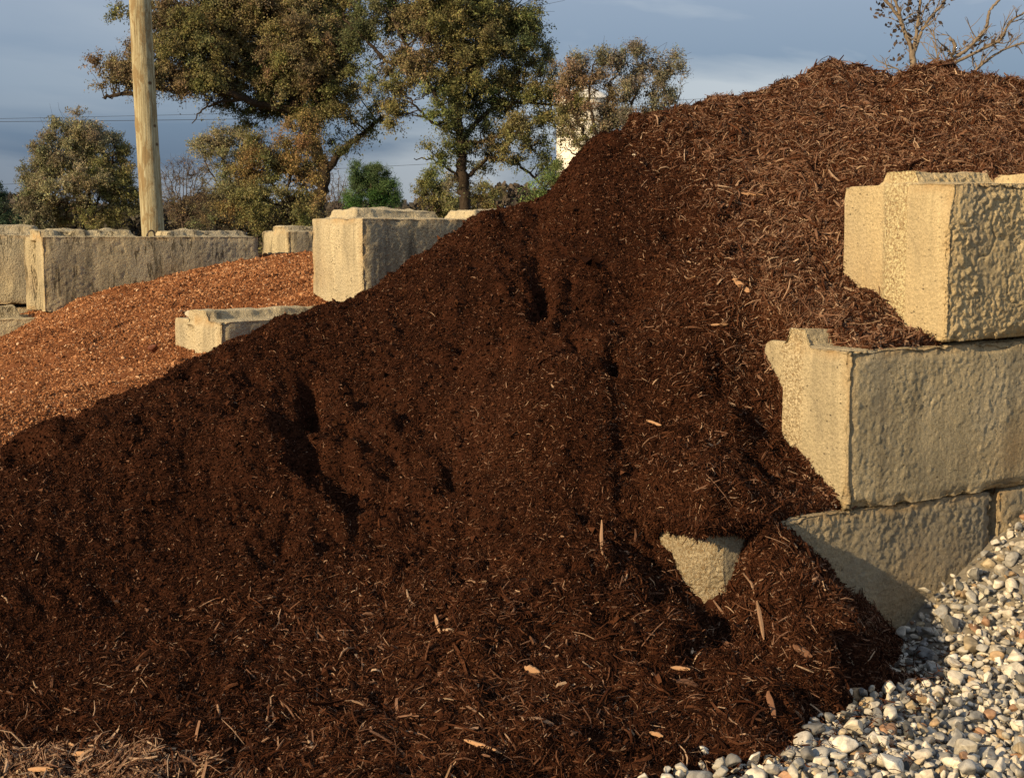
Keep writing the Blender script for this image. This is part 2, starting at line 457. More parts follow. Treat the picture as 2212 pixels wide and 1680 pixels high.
block('concrete_block', 'square grey and cream block rising behind the left shoulder of the dark mulch', (-0.90, 8.4), 50, 1.8, 1.123, H=.59,
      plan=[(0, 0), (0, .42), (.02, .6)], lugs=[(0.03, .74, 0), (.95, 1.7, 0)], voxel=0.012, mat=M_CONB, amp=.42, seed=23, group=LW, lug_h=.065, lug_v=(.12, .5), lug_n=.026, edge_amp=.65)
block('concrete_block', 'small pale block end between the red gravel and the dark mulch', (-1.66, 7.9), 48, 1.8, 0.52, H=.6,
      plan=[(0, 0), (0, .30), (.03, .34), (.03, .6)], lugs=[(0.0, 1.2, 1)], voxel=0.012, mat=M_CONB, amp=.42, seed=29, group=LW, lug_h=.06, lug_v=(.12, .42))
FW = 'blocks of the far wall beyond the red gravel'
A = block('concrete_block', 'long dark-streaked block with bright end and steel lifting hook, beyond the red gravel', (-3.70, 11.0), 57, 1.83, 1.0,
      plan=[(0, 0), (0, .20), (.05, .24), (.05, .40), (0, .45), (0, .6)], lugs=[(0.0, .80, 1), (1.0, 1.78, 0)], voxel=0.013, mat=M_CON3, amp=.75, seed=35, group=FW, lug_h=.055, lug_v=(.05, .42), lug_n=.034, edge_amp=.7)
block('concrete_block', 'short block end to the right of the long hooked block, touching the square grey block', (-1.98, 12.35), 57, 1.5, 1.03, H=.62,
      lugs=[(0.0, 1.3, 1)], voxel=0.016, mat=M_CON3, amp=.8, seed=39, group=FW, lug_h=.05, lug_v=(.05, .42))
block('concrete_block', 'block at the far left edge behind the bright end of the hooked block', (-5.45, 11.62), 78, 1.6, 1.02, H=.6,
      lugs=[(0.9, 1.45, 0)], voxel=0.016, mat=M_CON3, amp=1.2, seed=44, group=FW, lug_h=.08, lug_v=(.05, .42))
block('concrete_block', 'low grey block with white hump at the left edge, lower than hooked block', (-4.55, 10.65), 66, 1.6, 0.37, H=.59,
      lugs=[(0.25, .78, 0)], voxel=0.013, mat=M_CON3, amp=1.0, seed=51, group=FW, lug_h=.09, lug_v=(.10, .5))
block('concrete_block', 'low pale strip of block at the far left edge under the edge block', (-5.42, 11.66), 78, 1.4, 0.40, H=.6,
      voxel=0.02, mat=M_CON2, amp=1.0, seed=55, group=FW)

# ------------------------------------------------------------------ the piles as height fields
foot = [G(-500, 1650), G(-250, 1640), G(0, 1630), G(200, 1655), G(400, 1700), G(700, 1745), G(1000, 1775), G(1250, 1725), G(1430, 1676)]
gravel_edge = [G(1580, 1664, .01), G(1650, 1650, .03), G(1715, 1592, .035), G(1790, 1500, .03), G(1920, 1400, .04)]
crest = [P(-500, 1130, 4.9), P(-250, 1080, 5.2), P(0, 1000, 5.6), P(200, 872, 5.95), P(377, 772, 6.25), P(500, 716, 6.45), P(640, 666, 6.65), P(780, 610, 6.85), P(870, 578, 6.95),
         P(960, 500, 7.05), P(1060, 443, 7.15), P(1160, 438, 7.35), P(1200, 382, 7.6), P(1290, 290, 7.95), P(1380, 268, 8.1), P(1480, 242, 8.25), P(1550, 197, 8.45), P(1640, 197, 8.6),
         P(1790, 137, 8.9), P(1925, 160, 9.0), P(2050, 143, 9.1), P(2130, 172, 9.15), P(2212, 190, 9.2), P(2400, 215, 9.3), P(2700, 240, 9.4)]
back = []
for c in crest:
    back.append(c + np.array([0.15, 1.1, -0.50])); back.append(c + np.array([0.3, 2.6, -1.35]))
front_out = [f + np.array([0, -0.8, -0.28]) for f in foot]
def W3(u, v, z): x, y = uv2xy(u, v); return np.array([x, y, z - .033])
shared = foot + crest + back + front_out + [P(300, 1200, 5.05), P(700, 1150, 5.25), P(1106, 1050, 5.45), P(700, 850, 5.95), P(1106, 700, 6.3), P(1400, 700, 6.35),
          P(1400, 1000, 5.45), P(1500, 450, 7.1), P(1700, 500, 6.85), P(1250, 480, 7.0), W3(-1.0, .3, .49), W3(-1.0, 0, .29), W3(-.8, .9, 1.0)]
hF = TPS(shared + gravel_edge + [W3(-.685, -.01, .25), W3(-.70, .20, .40), W3(-.70, .36, .48), W3(-.72, .5, .60), W3(-.62, -.02, .26), W3(-.55, -.02, .36), W3(-.47, -.02, .57), W3(-.42, -.02, .58), W3(-.28, -.02, .51), W3(-.1, -.02, .35), W3(0.05, -.02, .21),
          W3(.27, -.02, .06), W3(.5, -.02, -.15), W3(.6, -.5, -.3), W3(1.0, -.02, -.5), W3(2, -.02, -.6), W3(-.35, -.35, .28), W3(-.55, -.5, .27), W3(-.6, -.2, .24), W3(0, -.4, -.03), W3(-.7, -.25, .2), W3(.35, -.3, -.25), G(1875, 1480, -.05), G(1815, 1600, -.05), G(1960, 1560, -.22), G(2100, 1450, -.28), G(1800, 1700, -.18), G(2000, 1750, -.35)], 2e-3)
hP = TPS(shared + [W3(-.6, .06, .62), W3(-.3, .06, .63), W3(-.05, .05, .60), W3(-.05, .39, .84), W3(-.3, .4, .90), W3(-.6, .4, .80),
          W3(0, .66, 1.16), W3(.12, .66, 1.24), W3(-.1, .8, 1.24), W3(-.4, .85, 1.05), W3(.1, .75, 1.40), W3(.3, .6, 1.42), W3(.5, .62, 1.44), W3(.5, .9, 1.62), W3(1.0, .72, 1.89), W3(1.6, .75, 1.93), W3(2.4, .75, 2.0), W3(3.4, .75, 2.0)], 2e-3)

def march(h, px, py, y0=3.6, y1=12):
    ys = np.linspace(y0, y1, 700); d = ray(px, py); t = ys / d[1]
    z = CAMZ + d[2] * t; hh = h(d[0] * t, ys)
    k = np.argmax(hh > z)
    return np.array([d[0] * t[k], ys[k], hh[k]])

def mulch_base(X, Y):
    u, v = xy2uv(X, Y)
    a = hF(X, Y); b = hP(X, Y)
    k = 0.5 * sstep(v, .5, 1.2)
    nz = .03 * sstep(-u, .30, .45) * fbm2(np.c_[X, Y], .07, 2, 66) if X.ndim == 1 and len(X) > 5000 else 0
    e = .06 * sstep(-u, .38, .5)
    w = sstep(v, .022 + e, .06 + e) * sstep(u, -.60 - k, -.56 + k)
    h = a * (1 - w) + b * w
    # mulch lying on the top of the middle block
    top = 1.178 + 0.42 * np.clip(v - .05, 0, 2) * sstep(u, -.02, .34) + .055 * np.exp(-((u - .12) / .2) ** 2 - ((v - .6) / .25) ** 2) - .10 * np.clip(.22 - u, 0, 1) - 1.5 * np.clip(v - .75, 0, 5)
    m = (u > .125) & (u < 1.0) & (v > .035)
    return np.where(m, np.maximum(h, top), h)

# bring the skyline of the heap to its real height, spread over a metre or so of ground
CAZ = np.array([(c[0] / c[1]) for c in crest]); CY = np.array([c[1] for c in crest]); CPY = np.array([840 - F * ((c[1] * math.sin(PITCH) + (c[2] - CAMZ) * math.cos(PITCH)) / (c[1] * math.cos(PITCH) - (c[2] - CAMZ) * math.sin(PITCH))) for c in crest])
AZ = np.linspace(-.5, .5, 161); DZ = np.zeros(161)
mulch_base0 = mulch_base
def mulch_base(X, Y):
    az = X / Y; yc = np.interp(az, CAZ, CY); dz = np.interp(az, AZ, DZ)
    u, v = xy2uv(X, Y)
    return mulch_base0(X, Y) + dz * np.exp(-np.abs((Y - yc) / 1.25) ** 2.5) * (1 - np.exp(-(v / .7) ** 2) * (v < 4) * (u > -.4))
for _ in range(5):
    ys = np.linspace(4.2, 11.5, 150); A_, Y_ = np.meshgrid(AZ, ys); X_ = A_ * Y_
    Z_ = mulch_base(X_.ravel(), Y_.ravel()).reshape(X_.shape)
    el = (Z_ - CAMZ) / Y_; k = el.argmax(0); have = el[k, np.arange(161)]
    c_, s_ = math.cos(PITCH), math.sin(PITCH)
    cp = np.interp(AZ, CAZ, CPY); yv = (840 - cp - np.interp(AZ * 3000 + 1106, [1150, 1500], [24, 17])) / F; want = (-s_ + yv * c_) / (c_ + yv * s_)
    DZ = DZ + np.clip(want - have, -.1, .1) * ys[k] * .8

# dents (dark hollows) and lumps: px, py, radius x, radius along slope, height
FE = [(668, 880, .06, .12, -.20), (740, 950, .05, .05, -.10), (640, 990, .10, .07, -.14), (700, 1040, .15, .09, -.20), (765, 1095, .14, .07, -.17), (600, 1010, .20, .12, .10), (560, 960, .2, .08, .06), (560, 1060, .25, .14, .06),
      (1210, 740, .05, .04, -.14), (1170, 690, .06, .07, -.12), (1165, 640, .05, .08, -.08), (1325, 790, .05, .06, -.17), (1110, 790, .10, .07, -.05), (1080, 730, .09, .05, -.06),
      (1480, 990, .10, .10, -.08), (1640, 1010, .06, .05, -.08), (1470, 500, .10, .06, -.09), (1560, 530, .22, .07, -.07), (1780, 355, .08, .05, -.10), (1810, 400, .08, .04, -.06),
      (420, 800, .10, .06, -.10), (55, 1000, .09, .05, -.09), (270, 1310, .08, .05, -.06), (540, 830, .07, .04, -.06), (1300, 420, .25, .25, .06),
      (1060, 470, .2, .12, .03), (1110, 500, .10, .16, -.05), (1640, 1370, .04, .07, -.10), (1600, 1130, .08, .05, .03), (1250, 1100, .12, .08, -.04), (1180, 690, .05, .1, -.03),
      (850, 1250, .3, .12, .04), (400, 1150, .35, .12, -.03), (250, 950, .22, .1, .03), (1450, 1180, .18, .05, .05), (1550, 1150, .12, .04, .05), (870, 600, .1, .08, .03),
      (200, 1560, .35, .10, -.04), (1380, 870, .3, .1, .04), (1000, 620, .3, .2, .04)]
FEW = [(march(mulch_base, px, py), rx, ry, hh) for px, py, rx, ry, hh in FE]
def mulch_h(X, Y, fine=True):
    sh = X.shape
    X = X.ravel(); Y = Y.ravel()
    h = mulch_base(X, Y)
    p0_ = np.c_[X, Y]; WX = X + .045 * fbm2(p0_, .10, 3, 301); WY = Y + .045 * fbm2(p0_, .13, 3, 302)
    for c, rx, ry, hh in FEW:
        # profile with a fairly sharp rim
        q = ((WX - c[0]) / rx) ** 2 + ((WY - c[1]) / (ry * 1.2)) ** 2
        h = h + (.72 if hh < 0 else 1) * hh * np.exp(-q ** (2.2 if hh < 0 else 1.3))
    p = np.c_[X, Y]
    u, v = xy2uv(X, Y)
    near = np.exp(-(np.clip(np.abs(v), 0, 9) / .18) ** 2) * (u > -.75)       # calmer where it meets the wall
    ks = 1 - .75 * near
    yc = np.interp(X / Y, CAZ, CY); cr_ = 1 - .8 * np.exp(-((Y - yc) / .8) ** 2)
    h = h + ks * (.050 * cr_ * fbm2(p, .75, 2, 3) + .026 * fbm2(p * [1, .8], .22, 3, 9))
    r = fbm2(p + .05 * np.c_[fbm2(p, .1, 2, 60), fbm2(p, .1, 2, 61)], .16, 3, 33)
    pw = p + .09 * np.c_[fbm2(p, .2, 2, 201), fbm2(p, .2, 2, 202)]
    led = fbm2(pw * np.array([.8, 1.5]), .34, 4, 211, .62)
    h = h + ks * (.034 * sstep(led, -.02, .08) + .038 * sstep(led, .22, .30)) * sstep(fbm2(p, 1.1, 2, 212), -.35, .15)
    h = h + ks * .020 * sstep(fbm2(pw, .14, 4, 215, .62), .08, .20) * sstep(fbm2(p, .7, 2, 216), -.1, .2)
    h = h + ks * .007 * (1 - 2.4 * np.abs(fbm2(pw, .085, 3, 81, .6))) * (.4 + .6 * sstep(fbm2(p, .5, 2, 82), -.3, .3))
    h = h - ks * .085 * np.clip(r - .26, 0, 1)
    if fine:
        h = h + .017 * fbm2(p, .045, 2, 14) + .0045 * fbm2(p, .016, 2, 15)
    return h.reshape(sh)

def normals(hf, X, Y, e=.02):
    gx = (hf(X + e, Y) - hf(X - e, Y)) / (2 * e); gy = (hf(X, Y + e) - hf(X, Y - e)) / (2 * e)
    n = np.c_[-gx, -gy, np.ones_like(gx)]; return n / np.linalg.norm(n, axis=1)[:, None]

def grid_field(x0, x1, y0, y1, st, hf, keep):
    nx = int((x1 - x0) / st) + 1; ny = int((y1 - y0) / st) + 1
    X, Y = np.meshgrid(np.linspace(x0, x1, nx), np.linspace(y0, y1, ny))
    Z = hf(X, Y)
    k = keep(X, Y, Z)
    idx = np.arange(nx * ny).reshape(ny, nx)
    q = np.stack([idx[:-1, :-1], idx[:-1, 1:], idx[1:, 1:], idx[1:, :-1]], -1)
    kk = (k[:-1, :-1] & k[:-1, 1:] & k[1:, 1:] & k[1:, :-1])
    q = q[kk].reshape(-1, 4)
    used = np.unique(q); rm = np.full(nx * ny, -1); rm[used] = np.arange(len(used))
    V = np.c_[X.ravel(), Y.ravel(), Z.ravel()][used]
    return V, rm[q], (X, Y, Z)

def seen_mask(hx, x, y, z, tol):
    """rough visibility of points over a coarse height grid (X, Y, Z)"""
    X, Y, Z = hx; x0 = X[0, 0]; y0 = Y[0, 0]; sx = X[0, 1] - x0; sy = Y[1, 0] - y0
    ok = np.ones(len(x), bool)
    for f in np.linspace(.35, .985, 44):
        qx, qy = x * f, y * f
        i = ((qx - x0) / sx).astype(int); j = ((qy - y0) / sy).astype(int)
        ins = (i >= 0) & (j >= 0) & (i < X.shape[1]) & (j < X.shape[0])
        zz = np.full(len(x), -9.); zz[ins] = Z[j[ins], i[ins]]
        lz = CAMZ + (z - CAMZ) * f
        ok &= ~(zz > lz + tol)
    return ok

def shards(C, N, L, Wd, TK, curl, segs, rng, align=None, lift=None):
    """curved three-sided slivers lying on a surface; returns verts, quads"""
    n = len(C)
    t = rng.normal(size=(n, 3))
    if align is not None: t = t + align
    t -= (t * N).sum(1)[:, None] * N; t /= np.linalg.norm(t, axis=1)[:, None] + 1e-9
    tilt = rng.normal(0, .30, n) if lift is None else lift
    b = np.cross(N, t)
    t2 = t * np.cos(tilt)[:, None] + N * np.sin(tilt)[:, None]
    roll = rng.uniform(-1.2, 1.2, n)
    n2 = np.cross(t2, b)
    n2 = -n2
    side = b * np.cos(roll)[:, None] + n2 * np.sin(roll)[:, None]
    upv = np.cross(t2, side)
    cl = rng.normal(0, 1, n) * curl; cs = rng.normal(0, 1, n) * curl
    rings = []
    for k in range(segs):
        s = k / (segs - 1) - .5
        wv = Wd * (1 - 1.1 * abs(s) ** 1.5 * 1.2); wv = np.maximum(wv, Wd * .22)
        ctr = C + t2 * (L * s)[:, None] + n2 * (cl * L * (0.25 - s * s) * 1.0)[:, None] + side * (cs * L * (s * s))[:, None] + N * (TK * .6 + L * .02)[:, None]
        rings += [ctr + side * (wv * .5)[:, None], ctr - side * (wv * .5)[:, None], ctr + upv * (TK)[:, None]]
    V = np.stack(rings, 1)          # n, segs*3, 3
    base = (np.arange(n) * segs * 3)[:, None]
    Q = []
    for k in range(segs - 1):
        a = k * 3; c = a + 3
        for i in range(3):
            j = (i + 1) % 3
            Q.append(np.stack([base[:, 0] + a + i, base[:, 0] + a + j, base[:, 0] + c + j, base[:, 0] + c + i], 1))
    return V.reshape(-1, 3), np.concatenate(Q), segs * 3

def keep_m(X, Y, Z):
    u, v = xy2uv(X, Y)
    return (Z > -.10)
MV, MQ, MX = grid_field(-3.6, 5.2, 3.3, 11.6, .0145, mulch_h, keep_m)
hcoarse = MX
pz = np.c_[MV[:, 0], MV[:, 1]]
base_tone = np.clip(.36 + .16 * fbm2(pz, .02, 2, 41) + .14 * fbm2(pz, .15, 3, 42) + .10 * fbm2(pz, .9, 2, 43), .02, .8)

# sampling of sliver positions
def sample_xy(n, ymin=3.5, ymax=10.3, power=1.0):
    yy = ymin + (ymax - ymin) * RNG.random(n) ** power
    xx = (RNG.random(n) * 2 - 1) * (yy * .40 + .80)
    return xx, yy
def hz(x, y):
    X, Y, Z = hcoarse; sx = X[0, 1] - X[0, 0]; sy = Y[1, 0] - Y[0, 0]
    fx = (x - X[0, 0]) / sx; fy = (y - Y[0, 0]) / sy
    i = np.clip(fx.astype(int), 0, X.shape[1] - 2); j = np.clip(fy.astype(int), 0, X.shape[0] - 2)
    a = fx - i; b = fy - j
    return Z[j, i] * (1 - a) * (1 - b) + Z[j, i + 1] * a * (1 - b) + Z[j + 1, i] * (1 - a) * b + Z[j + 1, i + 1] * a * b
CS = (hcoarse[0][::4, ::4], hcoarse[1][::4, ::4], hcoarse[2][::4, ::4])
def proj(x, y, z):
    c, s = math.cos(PITCH), math.sin(PITCH)
    dz = z - CAMZ; f = y * c - dz * s; up = y * s + dz * c
    return 1106 + F * x / f, 840 - F * up / f
def mulch_points(n, power):
    if power == 'straw':
        y = RNG.uniform(3.9, 4.75, n); x = -y * RNG.uniform(.10, .58, n)
        z = hz(x, y); k = z > -.06; x, y, z = x[k], y[k], z[k]
        return x, y, z, normals(hz, x, y, .022)
    if power == 'wall':
        x, y = uv2xy(RNG.uniform(-1.05, .62, n), RNG.uniform(-.18, 1.05, n))
    else: x, y = sample_xy(n, power=power)
    z = hz(x, y)
    u, v = xy2uv(x, y)
    ok = (z > -.03) & ~((v > -.004) & (v < .62) & (u > .11) & (z < 1.17)) & ~((v > .02) & (v < .60) & (u > -.66) & (z < .562))
    ok &= ~((v > -.02) & (v < .60) & (u > .54) & (z < 1.83))
    ok &= seen_mask(CS, x, y, z, .14)
    x, y, z = x[ok], y[ok], z[ok]
    N = normals(hz, x, y, .022)
    if power == 'wall':
        k = RNG.random(len(x)) < (1 / np.maximum(N[:, 2], .2)) / 3.2
        x, y, z, N = x[k], y[k], z[k], N[k]
    return x, y, z, N
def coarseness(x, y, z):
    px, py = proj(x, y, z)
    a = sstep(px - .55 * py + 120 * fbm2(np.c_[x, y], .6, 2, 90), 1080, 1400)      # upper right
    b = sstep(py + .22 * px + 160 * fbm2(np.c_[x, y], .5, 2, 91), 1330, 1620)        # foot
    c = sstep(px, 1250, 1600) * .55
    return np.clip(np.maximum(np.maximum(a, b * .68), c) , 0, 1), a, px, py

parts_V, parts_Q, parts_T, parts_S = [MV], [MQ], [base_tone], [np.ones(len(MQ), bool)]
def add_shards(n, power, Lm, Ls, Wm, tone_fn, segs, curl, keepfn):
    x, y, z, N = mulch_points(n, power)
    co, a, px, py = coarseness(x, y, z)
    k = keepfn(co, a, px, py)
    x, y, z, N, co, a, px, py = (q[k] for q in (x, y, z, N, co, a, px, py))
    m = len(x)
    L = Lm * np.exp(RNG.normal(0, Ls, m)) * (.52 + .85 * co)
    w = Wm * np.exp(RNG.normal(0, .45, m)) * (.75 + .6 * co)
    w = np.minimum(w, L * .45)
    tk = w * RNG.uniform(.18, .5, m)
    th = RNG.normal(0, 1, (m, 1))
    nf = np.stack([fbm2(np.c_[x, y], .12, 1, 70), fbm2(np.c_[x, y], .12, 1, 71), np.zeros(m)], 1) * 2.2
    V, Q, per = shards(np.c_[x, y, z], N, L, w, tk, curl, segs, RNG, align=nf)
    T = np.repeat(np.clip(tone_fn(m, co, a, px, py, np.c_[x, y]), 0, 1), per)
    off = sum(len(v) for v in parts_V)
    parts_V.append(V); parts_Q.append(Q + off); parts_T.append(T); parts_S.append(np.zeros(len(Q), bool))
    return m
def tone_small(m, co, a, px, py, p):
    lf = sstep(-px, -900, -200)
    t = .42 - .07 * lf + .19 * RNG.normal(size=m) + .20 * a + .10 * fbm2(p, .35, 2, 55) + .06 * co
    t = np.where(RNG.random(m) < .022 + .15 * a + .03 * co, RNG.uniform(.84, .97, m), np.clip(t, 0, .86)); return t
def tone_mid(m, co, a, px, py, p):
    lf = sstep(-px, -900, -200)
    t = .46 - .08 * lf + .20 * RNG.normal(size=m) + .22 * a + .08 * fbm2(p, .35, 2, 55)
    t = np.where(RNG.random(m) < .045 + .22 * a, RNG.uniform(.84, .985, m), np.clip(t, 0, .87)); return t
def tone_big(m, co, a, px, py, p):
    t = .50 + .17 * RNG.normal(size=m) + .1 * a
    t = np.where(RNG.random(m) < .09, RNG.uniform(.88, 1, m), np.clip(t, .1, .88)); return t
def tone_straw(m, co, a, px, py, p): return RNG.uniform(.80, 1, m)
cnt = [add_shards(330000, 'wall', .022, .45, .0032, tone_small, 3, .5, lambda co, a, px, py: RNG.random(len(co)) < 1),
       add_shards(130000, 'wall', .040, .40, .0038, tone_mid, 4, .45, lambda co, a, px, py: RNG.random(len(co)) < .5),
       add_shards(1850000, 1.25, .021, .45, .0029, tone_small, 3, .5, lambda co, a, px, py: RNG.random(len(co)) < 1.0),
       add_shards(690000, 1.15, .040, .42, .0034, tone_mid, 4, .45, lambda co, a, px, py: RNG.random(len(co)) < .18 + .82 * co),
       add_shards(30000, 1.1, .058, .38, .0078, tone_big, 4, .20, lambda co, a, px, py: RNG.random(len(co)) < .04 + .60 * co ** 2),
       # pale dry litter at the bottom left foot
       add_shards(110000, 'straw', .036, .5, .0034, tone_straw, 4, .4, lambda co, a, px, py: RNG.random(len(co)) < .95 * sstep(py - .08 * px + 40 * fbm2(np.c_[px, py], 90, 2, 5), 1582, 1630) * sstep(-px + 60 * fbm2(np.c_[px, py], 70, 2, 6), -560, -330))]
print('shards', cnt, 'grid', len(MV))
# fine crumbs between the slivers
x, y, z, N = mulch_points(760000, 1.3)
m_ = len(x); sc_ = .0030 * np.exp(RNG.normal(0, .48, m_)) * (.8 + .08 * y)
OC = np.array([(0, 0, 1), (1, 0, .1), (.2, 1, -.1), (-1, .1, 0), (0, -1, .1), (.1, 0, -1)], float)
q_, _ = np.linalg.qr(RNG.normal(size=(m_, 3, 3)))
cv_ = OC[None] * RNG.uniform(.6, 1.3, (m_, 6, 1)) * np.array([1.25, .85, .6])
cv_ = np.einsum('nij,nkj->nki', q_, cv_) * sc_[:, None, None] + (np.c_[x, y, z] + N * (sc_ * .35)[:, None])[:, None]
# an octahedron as four quads folded over its rim keeps every face four-sided
OQ = np.array([(0, 1, 5, 2), (0, 2, 5, 3), (0, 3, 5, 4), (0, 4, 5, 1)])
off = sum(len(v) for v in parts_V)
parts_V.append(cv_.reshape(-1, 3)); parts_Q.append((OQ[None] + (np.arange(m_) * 6)[:, None, None]).reshape(-1, 4) + off)
parts_T.append(np.repeat(np.clip(.42 + .17 * RNG.normal(size=m_) + .12 * fbm2(np.c_[x, y], .4, 2, 57), .05, .84), 6)); parts_S.append(np.zeros(m_ * 4, bool))
# bark hanging over the top edge of the half-buried low block
nd = 26000
vd = RNG.uniform(-.02, .50, nd); ud = np.full(nd, -.690); side_ = RNG.random(nd) < .38
ud[side_] = RNG.uniform(-.69, -.40, side_.sum()); vd[side_] = -.002
tt = np.where(side_, (ud + .69) * 3.2, 0)
low = np.where(side_, .035 + .03 * fbm2(np.c_[ud, vd], .05, 3, 501) + .2 * np.clip(ud + .55, 0, 1),   .034 + .17 * np.clip(vd - .02, 0, .5) + .05 * fbm2(np.c_[vd, ud], .07, 3, 502))
zd = .588 - RNG.random(nd) ** 1.2 * np.maximum(low, .01)
out_ = np.abs(RNG.normal(0, .008, nd)) + .004
xd, yd = uv2xy(ud - out_ * ~side_, vd - out_ * side_)
nx_ = np.where(side_[:, None], np.array([[UY, -UX, .5]]), np.array([[-UX, -UY, .5]])); nx_ = nx_ / np.linalg.norm(nx_, axis=1)[:, None]
Ld = .020 * np.exp(RNG.normal(0, .45, nd)); wd = .0036 * np.exp(RNG.normal(0, .4, nd))
V, Q, per = shards(np.c_[xd, yd, zd], nx_, Ld, wd, wd * .5, .5, 3, RNG)
off = sum(len(v) for v in parts_V)
parts_V.append(V); parts_Q.append(Q + off); parts_T.append(np.repeat(np.clip(RNG.normal(.40, .2, nd), .03, .95), per)); parts_S.append(np.zeros(len(Q), bool))
# bits of bark strewn over the nearest stones
ge = np.array([G(1560, 1665), G(1640, 1650), G(1710, 1600), G(1830, 1490), G(1960, 1385), G(2010, 1345)])
nb = 1500; ti = RNG.uniform(0, len(ge) - 1.001, nb); gi = ti.astype(int); fr = (ti - gi)[:, None]
gb = ge[gi] * (1 - fr) + ge[gi + 1] * fr + np.c_[np.abs(RNG.normal(0, .16, nb)) + .01, -np.abs(RNG.normal(0, .07, nb)), np.zeros(nb)]
gb[:, 2] = .022 + np.abs(RNG.normal(0, .022, nb))
uu, vv = xy2uv(gb[:, 0], gb[:, 1]); gb = gb[vv < -.03]; nb = len(gb)
Lb = .026 * np.exp(RNG.normal(0, .5, nb)); wb = .0036 * np.exp(RNG.normal(0, .4, nb))
V, Q, per = shards(gb, np.tile([[0., 0., 1.]], (nb, 1)), Lb, wb, wb * .4, .5, 4, RNG)
off = sum(len(v) for v in parts_V)
parts_V.append(V); parts_Q.append(Q + off); parts_T.append(np.repeat(np.clip(RNG.normal(.5, .2, nb), .1, .95), per)); parts_S.append(np.zeros(len(Q), bool))
V = np.concatenate(parts_V); Q = np.concatenate(parts_Q)
pile = np_mesh('mulch_pile', V, Q.ravel(), np.full(len(Q), 4), M_MULCH, attrs={'tone': np.concatenate(parts_T)}, smooth_flags=np.concatenate(parts_S))
tag(pile, 'tall heap of dark reddish-brown shredded bark mulch filling the bay', 'mulch pile', kind='stuff')
del V, Q, parts_V, parts_Q, parts_T

# ---- red gravel heap
rp = [P(-500, 900, 10.6), P(-250, 830, 10.6), P(0, 742, 10.62), P(110, 682, 11.05), P(230, 640, 11.25), P(380, 598, 11.6), P(540, 560, 11.95), P(670, 551, 12.0), P(800, 545, 12.0), P(1000, 540, 12.2),
      P(-500, 1250, 5.0), P(-250, 1130, 5.5), P(0, 1010, 6.05), P(200, 885, 6.65), P(370, 778, 8.0), P(450, 810, 7.4), P(480, 690, 9.3), P(660, 640, 8.9), P(200, 780, 8.3), P(0, 880, 7.7), P(400, 650, 9.6), P(600, 600, 10.3),
      P(800, 620, 9.3), P(1000, 600, 9.8), np.array([-2.2, 5.2, .0]), np.array([-.2, 7.2, .5]), np.array([-.5, 6.2, .2]), np.array([-3.2, 4.4, .1]), np.array([-6, 8, .3]), np.array([-6.5, 10.5, .4])]
hR = TPS(rp, 3e-3)
def red_h(X, Y):
    p = np.c_[X.ravel(), Y.ravel()]
    return (hR(X, Y).ravel() + .035 * fbm2(p, .7, 3, 4) + .02 * sstep(fbm2(p, .4, 3, 44), .1, .3) + .010 * fbm2(p, .12, 2, 6) + .005 * fbm2(p, .03, 2, 5)).reshape(X.shape)
RV, RQ, RX = grid_field(-6.2, .6, 4.6, 12.5, .022, red_h, lambda X, Y, Z: (Z > -.3))
ICO = np.array([(0, 0, 1), (1, 0, .1), (.2, 1, -.1), (-1, .1, 0), (0, -1, .1), (.1, 0, -1)], float)
ICF = np.array([(0, 1, 2), (0, 2, 3), (0, 3, 4), (0, 4, 1), (5, 2, 1), (5, 3, 2), (5, 4, 3), (5, 1, 4)])
n = 520000
yy = 5.3 + (12.2 - 5.3) * RNG.random(n) ** .9; xx = -(RNG.random(n)) * (yy * .41 + 1.0)
hc = RX
def rz(x, y):
    X, Y, Z = RX; sx = X[0, 1] - X[0, 0]; sy = Y[1, 0] - Y[0, 0]
    i = np.clip(((x - X[0, 0]) / sx).astype(int), 0, X.shape[1] - 1); j = np.clip(((y - Y[0, 0]) / sy).astype(int), 0, X.shape[0] - 1); return Z[j, i]
zz = rz(xx, yy); px, py = proj(xx, yy, zz)
ok = seen_mask(CS, xx, yy, zz, .05) & (px > -700) & (px < 720)
xx, yy, zz = xx[ok], yy[ok], zz[ok]; n = len(xx)
sz = .0056 * np.exp(RNG.normal(0, .35, n)) * (1 + .5 * sstep(yy, 6, 11)); sz[RNG.random(n) < .002] *= 1.8
rot = RNG.normal(size=(n, 3, 3)); q_, _ = np.linalg.qr(rot)
pv = ICO[None] * RNG.uniform(.6, 1.25, (n, 6, 1)) * np.array([1, .8, .65])
pv = np.einsum('nij,nkj->nki', q_, pv) * sz[:, None, None] + np.stack([xx, yy, zz + sz * .35], 1)[:, None]
pf = ICF[None] + (np.arange(n) * 6)[:, None, None]
Vr = np.concatenate([RV, pv.reshape(-1, 3)]); rt = np.concatenate([np.clip(.30 + .2 * fbm2(RV[:, :2], .03, 2, 8), 0, 1),
      np.repeat(np.where(RNG.random(n) < .05, RNG.uniform(.9, 1, n), np.clip(RNG.normal(.55, .2, n) + .22 * fbm2(np.c_[xx, yy], .5, 3, 3), 0, .93)), 6)])
lp = np.concatenate([RQ.ravel(), (pf + len(RV)).ravel()]); szs = np.concatenate([np.full(len(RQ), 4), np.full(n * 8, 3)])
ro = np_mesh('red_gravel_pile', Vr, lp, szs, M_RED, attrs={'tone': rt}, smooth_flags=np.concatenate([np.ones(len(RQ), bool), np.zeros(n * 8, bool)]))
tag(ro, 'low heap of fine rusty red gravel behind the dark mulch on the left', 'gravel pile', kind='stuff')
print('red stones', n)

